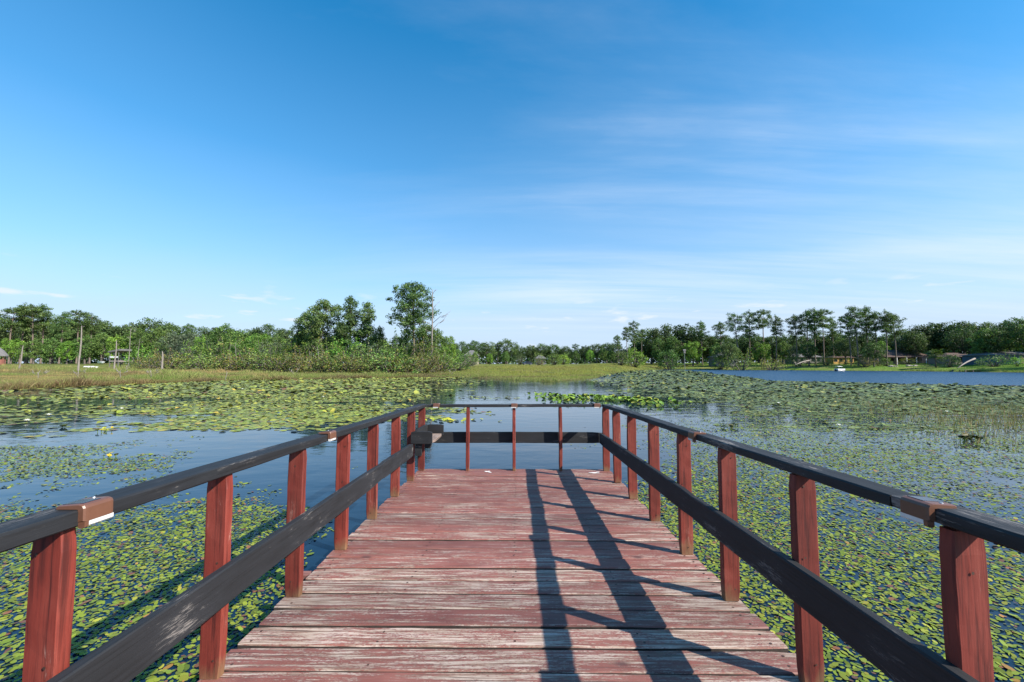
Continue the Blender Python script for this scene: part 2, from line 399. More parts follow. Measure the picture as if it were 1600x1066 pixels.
def build_ground():
    A = np.linspace(-2.6, 2.6, 300)
    Yr = np.concatenate([np.linspace(18, 75, 120), np.linspace(76, 260, 150), np.geomspace(265, 4000, 30)])
    AA, YY = np.meshgrid(A, Yr)
    XX = AA*YY; ZZ = terrain(XX, YY)
    V = np.stack([XX, YY, ZZ], -1).reshape(-1, 3)
    nx, ny = len(A), len(Yr)
    i = (np.arange(ny-1)[:, None]*nx + np.arange(nx-1)[None]).ravel()
    q = np.stack([i, i+1, i+nx+1, i+nx], -1)
    me = mesh_np('ground', V, q.ravel(), np.arange(len(q))*4, np.full(len(q), 4), M['ground'], smooth=True)
    tag(link(bpy.data.objects.new('ground', me)), kind='structure')
build_ground()
mb = MB(); i = mb.ring([(-6000, -3000, 0), (6000, -3000, 0), (6000, 6000, 0), (-6000, 6000, 0)]); mb.face(tuple(i))
tag(mb.build('water', M['water']), kind='structure')

# ------------------------------------------------------------------ the dock
DZ = CAMZ - 1.2
DOCK = Vector((-0.025, 0.073, DZ-.002))
dock = empty('dock', DOCK, (-SLOPE, 0, 0))
tag(dock, 'worn red plank dock with red posts and black rails reaching over the pond', 'dock')
YE = 5.345; PITCHB = 0.1496; ST = math.tan(SLOPE)
mb = MB()
k0 = math.floor((-1.7-1.814)/PITCHB)
y = 1.814 + k0*PITCHB
while y < YE - 0.02:
    y1 = min(y+PITCHB, YE+0.004)
    mb.rnd = random.random(); mb.mat = 0
    gap = random.uniform(0.011, 0.017); zt = -0.019 + random.uniform(-0.0014, 0.0014); e0 = random.uniform(-0.012, 0.012); e1 = random.uniform(-0.012, 0.012)
    tw = random.uniform(-0.0016, 0.0016)
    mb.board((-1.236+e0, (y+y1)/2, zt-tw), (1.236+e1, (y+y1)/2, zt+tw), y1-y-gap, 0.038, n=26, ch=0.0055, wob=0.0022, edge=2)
    mb.mat = 1
    for px in (-1.17, -0.6, 0.02, 0.6, 1.17):
        for dy in (-0.035, 0.035):
            c = (px+random.uniform(-.012, .012), (y+y1)/2+dy+random.uniform(-.008, .008)); z = zt+0.0195+tw*px/1.2
            i = mb.ring([(c[0]+0.006*math.cos(q), c[1]+0.006*math.sin(q), z+0.001) for q in np.linspace(0, 6.283, 8)[:-1]]); mb.face(tuple(i))
    y += PITCHB
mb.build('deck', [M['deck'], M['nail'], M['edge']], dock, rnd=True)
# framing under the deck
for jx in (-1.13, -0.4, 0.4, 1.13):
    mb = MB(); mb.rnd = random.random(); mb.board((jx, -1.7, -0.115), (jx, YE-0.06, -0.115), 0.04, 0.14, n=10); mb.build('joist', M['wood_y'], dock, rnd=True)
for by, l, r in ((-0.9, 1.24, 1.24), (2.60, 1.36, 1.26), (4.66, 1.34, 1.26)):
    mb = MB(); mb.rnd = random.random(); mb.board((-l, by, -0.112), (r, by, -0.112), 0.06, 0.135, n=8); mb.build('beam', M['beam'], dock, rnd=True)
    for px in (-1.0, 1.0):
        mb = MB(); mb.rnd = random.random(); mb.board((px, by+0.12, -1.6), (px, by+0.12, -0.045), 0.13, 0.13, up=(0, 1, 0), n=6); mb.build('pile', M['post'], dock, rnd=True)
# rim board closing the far end
mb = MB(); mb.rnd = .3; mb.board((-1.2, YE-0.025, -0.11), (1.2, YE-0.025, -0.11), 0.038, 0.13, n=8); mb.build('rim_board', M['beam'], dock, rnd=True)

ZR0, ZR1 = 0.807, 0.845
def post(x, y, w, d, z1, lean=(0, 0)):
    mb = MB(); mb.rnd = random.random()
    mb.board((x, y, 0.0015), (x+lean[0], y - z1*ST + lean[1], z1), w, d, up=(0, 1, 0), n=14, ch=0.004, wob=0.0022)
    mb.mat = 1
    for zz in (random.uniform(.05, .09), random.uniform(.36, .42), random.uniform(.44, .49), random.uniform(.70, .77)):   # nail heads
        u = zz/z1; cx = x+lean[0]*u+random.uniform(-.3, .3)*w; cy = y+(lean[1]-z1*ST)*u-d/2-.0022
        i = mb.ring([(cx+.0042*math.cos(q), cy, zz+.0042*math.sin(q)) for q in np.linspace(0, -6.283, 9)[:-1]]); mb.face(tuple(i))
    return mb.build('post', [M['post'], M['nail']], dock, rnd=True)
PL = [-1.43, -0.82, -0.2, 0.41, 1.008, 1.61, 2.217, 2.823, 3.436, 4.086, 4.704, 5.24]
PR = [-1.43, -0.82, -0.2, 0.40, 1.005, 1.596, 2.198, 2.768, 3.406, 4.036, 4.65, 5.216]
for yy in PL: post(-1.199, yy+0.02, 0.086, 0.040, ZR0-0.008, (random.uniform(-.005, .006), random.uniform(-.004, .006)))
for yy in PR: post(1.186, yy+0.02, 0.086, 0.040, ZR0-0.001, (random.uniform(-.006, .004), random.uniform(-.004, .006)))
for xx in (-0.598, 0.002, 0.601): post(xx, 5.262, 0.040, 0.086, ZR0-0.001, (random.uniform(-.004, .004), 0))
def rail(p0, p1, w, t, mat, name, n=22):
    mb = MB(); mb.rnd = random.random(); mb.board(p0, p1, w, t, n=n, ch=0.005, wob=0.0022); return mb.build(name, M[mat], dock, rnd=True)
ZM = (ZR0+ZR1)/2
def YZ(y): return y - ZM*ST
rail((-1.194, -1.6, ZM-.006), (-1.194, 2.55, ZM-.006), 0.098, 0.044, 'rail_y', 'top_rail')
rail((-1.194, 2.553, ZM-.004), (-1.192, 5.285, ZM), 0.096, 0.043, 'rail_y', 'top_rail')
rail((1.189, -1.6, ZM+.006), (1.187, 1.155, ZM+.006), 0.094, 0.038, 'rail_worn', 'top_rail')
rail((1.184, 1.158, ZM+.004), (1.185, 2.98, ZM), 0.092, 0.038, 'rail_y', 'top_rail')
rail((1.188, 2.983, ZM), (1.186, 5.265, ZM+.001), 0.094, 0.038, 'rail_y', 'top_rail')
rail((-1.126, 5.245, ZM), (-0.02, 5.243, ZM+.001), 0.088, 0.036, 'rail_x', 'top_rail', 10)
rail((-0.017, 5.243, ZM+.001), (1.128, 5.238, ZM+.003), 0.088, 0.036, 'rail_x', 'top_rail', 10)
def mid(p0, p1, mat, up):
    mb = MB(); mb.rnd = random.random(); mb.board(p0, p1, 0.142, 0.038, up=up, n=18, ch=0.005, wob=0.0028); return mb.build('mid_rail', M[mat], dock, rnd=True)
mid((-1.129, -1.6, 0.345), (-1.129, 3.44, 0.394), 'rail_y', (1, 0, 0))
mid((-1.1295, 3.443, 0.395), (-1.129, 4.47, 0.394), 'rail_y', (1, 0, 0))
mid((1.121, -1.6, 0.402), (1.121, 2.5, 0.402), 'rail_y', (1, 0, 0))
mid((1.1215, 2.503, 0.403), (1.121, 5.24, 0.412), 'rail_y', (1, 0, 0))
mid((-1.16, 5.328, 0.405), (1.16, 5.328, 0.405), 'rail_x', (0, 1, 0))
# small box shelf in the far left corner
sh = empty('corner_shelf'); sh.parent = dock
def sb(name, p0, p1, w, t, up, mat):
    mb = MB(); mb.rnd = random.random(); mb.board(p0, p1, w, t, up=up, n=6, ch=0.003, wob=0.001); return mb.build(name, M[mat], sh, rnd=True)
sb('front_board', (-1.168, 4.60, 0.508), (-0.930, 4.60, 0.508), 0.140, 0.036, (0, 1, 0), 'rail_x')
sb('back_board', (-1.13, 5.19, 0.520), (-0.905, 5.19, 0.520), 0.140, 0.036, (0, 1, 0), 'rail_x')
sb('side_board', (-1.121, 4.62, 0.520), (-1.121, 5.17, 0.528), 0.140, 0.036, (1, 0, 0), 'rail_y')
sb('bottom_board', (-1.012, 4.62, 0.460), (-1.012, 5.17, 0.464), 0.196, 0.030, (0, 0, 1), 'wood_y')
sb('edge_board', (-0.917, 4.62, 0.4665), (-0.917, 5.17, 0.470), 0.030, 0.046, (1, 0, 0), 'wood_y') if False else None
sb('bracket', (-1.09, 4.64, 0.30), (-1.09, 4.64, 0.437), 0.075, 0.036, (0, 1, 0), 'rail_x')
sb('bracket', (-1.09, 5.14, 0.30), (-1.09, 5.14, 0.437), 0.075, 0.036, (0, 1, 0), 'rail_x')
# white splats on the far boards
def splat(x, y, r, sx):
    mb = MB(); n = 22
    pts = []
    for k in range(n):
        q = 2*math.pi*k/n; rr = r*(0.55+0.6*random.random())
        pts.append((x+rr*sx*math.cos(q), y+rr*math.sin(q), 0.0052))
    c = mb.ring([(x, y, 0.0056)] + pts)
    for k in range(n): mb.face((c[0], c[1+k], c[1+(k+1) % n]))
    mb.build('white_splat', M['splat'], dock)
splat(-0.335, 5.17, 0.035, 1.4); splat(-0.30, 5.12, 0.018, 1.3); splat(1.0, 5.12, 0.028, 2.6); splat(1.06, 5.16, 0.016, 1.6)

# ------------------------------------------------------------------ solar rail lights
def solar(loc, rz, label, near=-1):
    """local: +y along the rail, -x looks to the deck; origin at the rail's inner top edge"""
    q = Matrix.Rotation(-SLOPE, 4, 'X')
    w = DOCK + q @ Vector(loc)
    o = empty('solar_rail_light', w, (0, 0, 0)); o.matrix_world = Matrix.Translation(w) @ q @ Matrix.Rotation(rz, 4, 'Z')
    tag(o, label, 'solar light', 'brown solar lights clipped on the dock rails')
    h = 0.041
    mb = MB()
    # L-shaped rounded shell: top plate + apron
    prof = [(0.062, 0.002), (0.062, 0.008), (0.058, 0.011), (0.006, 0.015), (-0.006, 0.015), (-0.015, 0.012), (-0.019, 0.005), (-0.021, -0.030), (-0.003, -0.030), (-0.003, 0.002)]
    rings = []
    for yy, s in ((-h, 0.90), (-h+0.004, 0.98), (-h+0.010, 1.0), (h-0.010, 1.0), (h-0.004, 0.98), (h, 0.90)):
        rings.append([(0.02+(x-0.02)*s, yy, (z+0.005)*s-0.005 if z > 0.004 or x < -0.004 else z) for x, z in prof])
    mb.loft(rings); mb.build('housing', M['plastic'], o, smooth=False)
    g = -near                                   # brown lug at the end nearer the camera, clear strip along the rest
    mb = MB(); ya, yb = sorted((near*(h-.0015), near*(h-.013)))
    pr = [(-0.0208, -0.0302), (-0.0205, -0.044), (-0.017, -0.047), (-0.007, -0.047), (-0.003, -0.044), (-0.003, -0.0302)]
    mb.loft([[(x, yy, z) for x, z in pr] for yy in (ya, yb)]); mb.build('lug', M['plastic'], o)
    mb = MB(); ya, yb = sorted((near*(h-.0135), g*(h-.0015)))
    pr = [(-0.0202, -0.0303), (-0.0202, -0.041), (-0.017, -0.0445), (-0.007, -0.0445), (-0.003, -0.041), (-0.003, -0.0303)]
    mb.loft([[(x, yy, z) for x, z in pr] for yy in (ya, yb)]); mb.build('lens', M['lens'], o)
    mb = MB(); mb.box((-0.004, -h+0.026, 0.0145), (0.052, h-0.010, 0.0162), 0); 
    mb.v = [(x, yy, z - (x-0.0)*0.07) for x, yy, z in mb.v]
    mb.build('solar_panel', M['cell'], o)
    mb = MB(); mb.tube([(0.03, -h+0.012, 0.0115), (0.03, -h+0.012, 0.0155)], [0.005, 0.0035], 10); mb.build('screw', M['steel'], o)
XI = 1.139
solar((XI, 1.062, ZR1+.003), 0, 'brown solar light on the right rail, the nearest one on the shaded side')
solar((XI, 2.495, ZR1), 0, 'small solar light halfway along the right rail, in shade')
solar((-XI-.006, 1.045, ZR1-.001), math.pi, 'brown solar light on the left rail nearest the camera, sunlit with white lens', 1)
solar((-XI-.006, 2.495, ZR1-.001), math.pi, 'small sunlit solar light halfway along the left rail')
solar((-1.005, 5.20, ZR1-.002), math.pi/2, 'solar light on the far rail beside the left corner post')
solar((0.004, 5.20, ZR1-.002), math.pi/2, 'solar light on the far rail above the middle slim post')
solar((1.07, 5.197, ZR1), math.pi/2, 'solar light on the far rail beside the right corner post')

# ------------------------------------------------------------------ floating leaves
def bilin(px, py, xs, ys, T):
    T = np.asarray(T, float)
    px = np.clip(px, xs[0], xs[-1]); py = np.clip(py, ys[0], ys[-1])
    ix = np.clip(np.searchsorted(xs, px)-1, 0, len(xs)-2); iy = np.clip(np.searchsorted(ys, py)-1, 0, len(ys)-2)
    xs = np.asarray(xs, float); ys = np.asarray(ys, float)
    fx = (px-xs[ix])/(xs[ix+1]-xs[ix]); fy = (py-ys[iy])/(ys[iy+1]-ys[iy])
    return (T[iy, ix]*(1-fx)+T[iy, ix+1]*fx)*(1-fy) + (T[iy+1, ix]*(1-fx)+T[iy+1, ix+1]*fx)*fy
GX = [0, 200, 400, 500, 600, 700, 800, 900, 1000, 1100, 1200, 1400, 1600]
SY = [640, 670, 700, 720, 750, 800, 850, 900, 1000, 1066]
ST_ = [[0, 0, 0, 0, 0, 0, 0, 0, .16, .36, .46, .48, .42],
       [.16, .08, 0, 0, 0, 0, 0, .06, .30, .48, .60, .64, .56],
       [.54, .44, .10, .03, .02, 0, 0, .08, .30, .54, .66, .70, .62],
       [.62, .62, .28, .10, .06, 0, 0, .05, .28, .62, .72, .74, .66],
       [.50, .55, .42, .22, .10, 0, 0, 0, .40, .60, .58, .52, .45],
       [.56, .60, .60, .22, .08, 0, 0, 0, .85, .82, .68, .60, .52],
       [.62, .66, .70, .25, .05, 0, 0, 0, .95, .90, .76, .66, .58],
       [.68, .72, .78, .6, .2, 0, 0, .5, .95, .95, .84, .72, .62],
       [.74, .80, .88, .8, .4, .2, .2, .5, .95, .95, .90, .78, .68],
       [.76, .82, .90, .9, .5, .2, .2, .5, .95, .95, .92, .80, .70]]
PY = [586, 592, 600, 612, 625, 640, 655, 668, 680, 692, 706, 722]
PT_ = [[.95, .95, .95, .95, .95, .8, .3, .3, .9, .97, .97, .97, .97],
       [.9, .92, .95, .95, .9, .6, .15, .12, .8, .95, .97, .97, .97],
       [.64, .72, .84, .86, .78, .45, .06, .06, .72, .92, .96, .96, .95],
       [.48, .55, .74, .80, .68, .30, .06, .10, .55, .80, .92, .92, .88],
       [.40, .48, .70, .78, .56, .25, .07, .10, .40, .62, .82, .85, .70],
       [.42, .52, .78, .80, .55, .30, .10, .05, .16, .36, .58, .60, .48],
       [.36, .56, .86, .86, .68, .46, .14, .04, .12, .26, .36, .46, .42],
       [.36, .56, .74, .70, .48, .10, .0, .0, .10, .18, .24, .26, .28],
       [.30, .44, .50, .36, .12, .02, .0, .0, .04, .10, .12, .14, .16],
       [.22, .24, .18, .05, .0, .0, .0, .0, .0, .0, .0, .0, .02],
       [.08, .06, .02, .0, .0, .0, .0, .0, .0, .0, .0, .0, .0],
       [0]*13]

def scatter(y0, y1, step, amax):
    P = []
    for Y in np.arange(y0, y1, step):
        w = Y*amax + 1.0
        xs = np.arange(-w, w, step)
        P.append(np.stack([xs, np.full(len(xs), Y)], -1))
    P = np.concatenate(P); P += rng.uniform(-.42, .42, P.shape)*step
    return P
def under_dock(P, m=0.02): return (np.abs(P[:, 0]) < 1.22+m) & (P[:, 1] < YE+m)

def leaf_shape(n, notch, oval):
    a = np.linspace(0, 2*np.pi, n, endpoint=False)
    s = np.stack([np.cos(a), np.sin(a)*oval, np.zeros(n)], -1)
    if notch: s[0] = (0.18, 0, 0); 
    if notch: s[1, :2] = (np.cos(a[1]*0.35), np.sin(a[1]*0.35)); s[-1, :2] = (np.cos(a[1]*0.35), -np.sin(a[1]*0.35))
    return s
def leaf_verts(P, z, rad, shape, tilt, curl=0.0):
    n = len(P); a = rng.uniform(0, 2*np.pi, n)
    ca, sa = np.cos(a), np.sin(a)
    S = shape[None]*rad[:, None, None]
    irr = 1 + rng.uniform(-.10, .10, (n, shape.shape[0], 1)); S = S*irr
    x = S[..., 0]*ca[:, None] - S[..., 1]*sa[:, None]; yv = S[..., 0]*sa[:, None] + S[..., 1]*ca[:, None]
    tx = rng.normal(0, 1, n)*tilt; ty = rng.normal(0, 1, n)*tilt
    dz = x*tx[:, None] + yv*ty[:, None]
    if np.any(curl): dz = dz + (np.abs(S[..., 1])/rad[:, None])**2*rad[:, None]*np.asarray(curl).reshape(-1, 1)
    zz = z[:, None] + dz
    lo = np.minimum(zz.min(1) - 0.002, 0)           # keep every leaf above the water sheet
    zz = zz - lo[:, None]
    return np.stack([P[:, 0][:, None]+x, P[:, 1][:, None]+yv, zz], -1)

def pick_colors(n, pal, wts):
    pal = np.array(pal); wts = wts[:len(pal)]; k = rng.choice(len(pal), n, p=np.array(wts)/sum(wts))
    c = pal[k]*rng.uniform(.78, 1.2, (n, 1)); return np.clip(c*(1+rng.uniform(-.08, .08, (n, 3))), 0, 1)

def uniq_leaves(name, V, col, label, cat, group, top):
    """the leaves that show largest, each an object of its own"""
    for k in range(len(V)):
        v = V[k]; c = v.mean(0)
        me = mesh_np(name, v-c, np.arange(len(v)), [0], [len(v)], M['pad'], col[k:k+1])
        o = bpy.data.objects.new(name, me); o.location = c; link(o)
        tag(o, label, cat, group)

def in_view(P, z=0.0):
    px, py = proj(np.c_[P, np.full(len(P), z)]); return (px > 2) & (px < 1598) & (py > 0) & (py < 1063), px, py

# watershield: small oval leaves
def watershield():
    A = scatter(1.2, 9.0, 0.028, 1.6); A = A[rng.random(len(A)) < 1-.60*np.clip((A[:, 1]-4.0)/5.0, 0, 1)]
    P = np.concatenate([A, scatter(9.0, 19.0, 0.0445, 1.55)])
    P = P[~under_dock(P)]
    px, py = proj(np.c_[P, np.zeros(len(P))])
    d = bilin(px, py, GX, SY, ST_)
    left = (P[:, 0] < 0)
    n = uni(0.6*fbm(P[:, 0]*0.8, P[:, 1]*0.9, 3) + 0.4*fbm(P[:, 0]*4.2, P[:, 1]*4.2, 4))
    cw = np.where(P[:, 0] > 0, .52, .72); keep = (cw*n + (1-cw)*rng.random(len(P))) < d*1.04
    P = P[keep]; px = px[keep]; py = py[keep]
    rad = np.clip(rng.lognormal(-4.17, .30, len(P)), .007, .034)*(1+.22*np.clip((P[:, 1]-4.0)/5.0, 0, 1))
    # greener and duller further out, some red and yellow leaves
    col = pick_colors(len(P), [(.185, .225, .026), (.150, .200, .024), (.100, .140, .024), (.25, .25, .035), (.19, .085, .045), (.30, .17, .045), (.115, .060, .045)],
                      [36, 34, 15, 6, 3, 1, 5])
    z = rng.uniform(0.002, 0.009, len(P))
    V = leaf_verts(P, z, rad, leaf_shape(8, False, 0.62), 0.13)
    vis, ppx, ppy = in_view(P)
    hid = under_dock(P, 0.25)
    rank = np.where(vis & ~hid, rad*F/P[:, 1], -1)
    top = np.argsort(-rank)[:300]
    rest = np.ones(len(P), bool); rest[top] = False
    uniq_leaves('watershield_leaf', V[top], col[top], 'small oval watershield leaf floating on dark water close beside the near end of the dock', 'floating leaf', 'watershield leaves nearest the dock', True)
    me = mesh_uniform('watershield_carpet', V[rest], 8, M['pad'], col[rest])
    tag(link(bpy.data.objects.new('watershield_carpet', me)), 'carpet of small green and reddish watershield leaves floating around the dock', 'floating leaves', kind='stuff')
watershield()

def lilies():
    P = np.concatenate([scatter(6.0, 24.0, 0.120, 1.6), scatter(24.0, 62.0, 0.27, 1.5), scatter(62.0, 150.0, .62, .9)])
    px, py = proj(np.c_[P, np.zeros(len(P))])
    a = P[:, 0]/P[:, 1]
    d = bilin(px, py, GX, PY, PT_)
    # open water to the right begins beyond this line
    lim = np.interp(px, [940, 1000, 1050, 1120, 1200, 1400, 1600, 2200], [200, 190, 165, 82, 46, 38, 33.5, 30])
    lim = lim + (fbm(P[:, 0]*.3, P[:, 1]*.3, 21)-.5)*2.5
    ok = (P[:, 1] < np.minimum(lim, shore(a)+1.5))
    n = uni(0.60*fbm(P[:, 0]*0.24, P[:, 1]*0.62, 31) + 0.40*fbm(P[:, 0]*1.1, P[:, 1]*2.0, 32))
    keep = ok & ((0.78*n + 0.22*rng.random(len(P))) < d*0.92)
    P = P[keep]; px = px[keep]; py = py[keep]
    far = P[:, 1] > 24
    rad = rng.uniform(0.055, 0.105, len(P))*np.where(P[:, 1] > 24, 1.15, 1.0)*np.where(P[:, 1] > 62, 3.2, np.where(far, 1.6, 1.0))
    right = px > 900
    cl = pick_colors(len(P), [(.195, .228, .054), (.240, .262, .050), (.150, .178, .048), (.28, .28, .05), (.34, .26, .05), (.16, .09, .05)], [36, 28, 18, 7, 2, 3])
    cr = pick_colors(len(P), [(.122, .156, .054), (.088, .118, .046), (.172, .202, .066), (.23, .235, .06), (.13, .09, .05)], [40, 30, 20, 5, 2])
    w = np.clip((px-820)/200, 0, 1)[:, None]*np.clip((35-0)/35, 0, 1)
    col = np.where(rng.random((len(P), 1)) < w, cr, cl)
    belt = (px > 180) & (px < 640) & (py > 642) & (py < 695) & (rng.random(len(P)) < .55)
    col = np.where(belt[:, None], pick_colors(len(P), [(.225, .260, .04), (.30, .30, .045), (.18, .235, .04), (.36, .29, .05)], [5, 3, 5, 1.2]), col)
    # some leaves stand clear of the water
    raised = rng.random(len(P)) < np.where(P[:, 1] > 14, 0.12, 0.04)
    z = np.where(raised, rng.uniform(0.012, 0.05, len(P)), rng.uniform(0.004, 0.016, len(P)))
    tilt = np.where(raised, 0.18, np.where(P[:, 1] > 20, .07, .05))
    V = leaf_verts(P, z, rad, leaf_shape(11, True, 0.94), tilt, np.where(raised, rng.uniform(0, .5, len(P)), 0.0))
    vis, ppx, ppy = in_view(P)
    rank = np.where(vis, rad**2*F*F*CAMZ/P[:, 1]**3, -1)
    top = np.argsort(-rank)[:300]; rest = np.ones(len(P), bool); rest[top] = False
    uniq_leaves('lily_pad', V[top], col[top], 'round notched lily pad floating at the near edge of the lily pad field', 'lily pad', 'lily pads nearest the dock', True)
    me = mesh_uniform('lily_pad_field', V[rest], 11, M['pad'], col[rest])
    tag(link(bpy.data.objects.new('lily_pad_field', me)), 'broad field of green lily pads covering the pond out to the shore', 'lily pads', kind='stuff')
lilies()

# emergent spatterdock clumps right of centre
def spatterdock(cx, cy, n, spread, hmax, label, pal=None, size=1.0, steep=1.0):
    o = empty('spatterdock', (cx, cy, 0)); tag(o, label, 'water plant', 'raised leaf clumps in the pond')
    P = rng.normal(0, 1, (n, 2))*np.array(spread)
    rad = rng.uniform(.075, .14, n)*size; shp = leaf_shape(11, True, 0.72)
    z = rng.uniform(min(.05, hmax*.3), hmax, n)
    col = pick_colors(n, pal or [(.13, .22, .026), (.18, .27, .03), (.085, .155, .024), (.28, .30, .045)], [5, 4, 4, 2])
    for k in range(n):                          # each leaf stands on its own stalk
        a = rng.uniform(0, 2*np.pi); t = rng.uniform(0.25, 1.15)*steep; s = shp*rad[k]; s = s.copy()
        s[:, 2] = 0.22*np.abs(s[:, 1])
        rot = Matrix.Rotation(a, 3, 'Z') @ Matrix.Rotation(t, 3, 'Y')
        v = np.array([rot @ Vector(p) for p in s]) + [P[k, 0], P[k, 1], z[k]]
        lo = v[:, 2].min()
        if lo < .006: v[:, 2] += .006-lo
        st = MB(); st.color = tuple(col[k]); st.face(tuple(st.ring(v)))
        st.color = (.12, .2, .04); st.tube([(P[k, 0]*.9, P[k, 1]*.9, -.05), (P[k, 0], P[k, 1], v[:, 2].mean()+0.002)], [.008, .006], 5)
        st.build('leaf', M['pad'], o, col=True)
mat_stem = mat_plain('green_stem', (.12, .2, .04), .6)
places = ['at the left tip of the raised leaf strip', 'second from the left in the raised leaf strip', 'third from the left in the raised leaf strip', 'left of the middle of the raised leaf strip',
          'at the middle of the raised leaf strip', 'right of the middle of the raised leaf strip', 'third from the right in the raised leaf strip', 'second from the right in the raised leaf strip', 'at the right tip of the raised leaf strip']
for k, (x, y, n) in enumerate([(852, 618, 9), (880, 622, 16), (893, 628, 14), (918, 622, 17), (942, 623, 18), (962, 626, 16), (985, 626, 16), (1008, 629, 14), (1040, 634, 12)]):
    w = onwater(x, y); spatterdock(w[0], w[1], int(n*3.6), (.62, .50), .15, 'bright green raised spatterdock leaves ' + places[k], None, 1.0, .72)
w = onwater(1513, 690); spatterdock(w[0], w[1], 14, (.09, .07), .12, 'dark olive leaf clump standing alone in open water at right', [(.05, .055, .015), (.08, .07, .02)], .75, .6)
w = onwater(1146, 668); spatterdock(w[0], w[1], 10, (.17, .1), .10, 'small dark curled leaf clump in the open water right of the dock', [(.12, .14, .02), (.07, .06, .02)], .7, .45)
w = onwater(718, 657); spatterdock(w[0], w[1], 34, (.55, .22), .025, 'yellow green raised leaves beyond the left end of the far rail', [(.40, .38, .03), (.30, .36, .03)], .75, .3)
w = onwater(170, 715); spatterdock(w[0], w[1], 5, (.07, .05), .08, 'yellowing leaf clump alone in open water at left', [(.5, .38, .03), (.42, .36, .04)], .4, .6)
w = onwater(165, 674); spatterdock(w[0], w[1], 7, (.14, .08), .09, 'yellow lily leaves curling up beside the left lily belt', [(.5, .38, .03), (.36, .36, .04)], .5, .5)

# white water lily flowers
def flower_mesh():
    mb = MB()
    for ring, (n, tilt, l, w) in enumerate(((8, .35, .075, .03), (7, .75, .065, .027), (5, 1.1, .05, .02))):
        for k in range(n):
            a = 2*math.pi*(k+.5*ring)/n; m = Matrix.Rotation(a, 3, 'Z') @ Matrix.Rotation(-tilt, 3, 'Y')
            i = mb.ring([m @ Vector(p) + Vector((0, 0, .012)) for p in ((.006, 0, 0), (l*.45, w*.5, .004), (l, 0, .014), (l*.45, -w*.5, .004))]); mb.face(tuple(i))
    return mb.mesh('petals', M['petal'])
fm = flower_mesh()
mb = MB(); mb.tube([(0, 0, .01), (0, 0, .032), (0, 0, .042)], [.013, .015, .006], 8); sm = mb.mesh('stamens', M['stamen'])
FL = [(379, 609, 'white water lily flower near the left shore edge'), (42, 660, 'white water lily flower at the far left of the pond'), (190, 641, 'white flower floating in the left lily field'),
      (76, 651, 'white lily bloom left of the yellow curling leaves'), (505, 622, 'white lily bloom beyond the middle of the left rail'), (1217, 632, 'white lily bloom in the right lily field, left of the reeds'),
      (1312, 668, 'white bloom at the near edge of the right lily field'), (1022, 603, 'white bloom in the far pads beyond the raised leaf strip'), (1102, 611, 'white bloom in the far pads right of the raised leaf strip'), (1480, 646, 'white lily bloom among the reeds at right')]
for k, (x, y, lab) in enumerate(FL):
    w = onwater(x, y); o = empty('water_lily_flower', (w[0], w[1], .02), (0, 0, k), 1.25)
    tag(o, lab, 'flower', 'white water lily flowers on the pond')
    link(bpy.data.objects.new('petals', fm), o); link(bpy.data.objects.new('stamens', sm), o)

# ------------------------------------------------------------------ grasses
def blades(name, P, h, wd, col, label, cat, lean=.28):
    n = len(P); a = rng.uniform(0, 2*np.pi, n); l = rng.normal(0, lean, (n, 2))*h[:, None]
    z = np.maximum(terrain(P[:, 0], P[:, 1]), -0.05)
    dx = np.cos(a)*wd; dy = np.sin(a)*wd*.6
    V = np.zeros((n, 4, 3))
    V[:, 0] = np.stack([P[:, 0]-dx, P[:, 1]-dy, z], -1); V[:, 1] = np.stack([P[:, 0]+dx, P[:, 1]+dy, z], -1)
    V[:, 2] = np.stack([P[:, 0]+l[:, 0]*.45+dx*.7, P[:, 1]+l[:, 1]*.45+dy*.7, z+h*.62], -1)
    V[:, 3] = np.stack([P[:, 0]+l[:, 0], P[:, 1]+l[:, 1], z+h], -1)
    me = mesh_uniform(name, V, 4, M['grass'], col)
    tag(link(bpy.data.objects.new(name, me)), label, cat, kind='stuff')

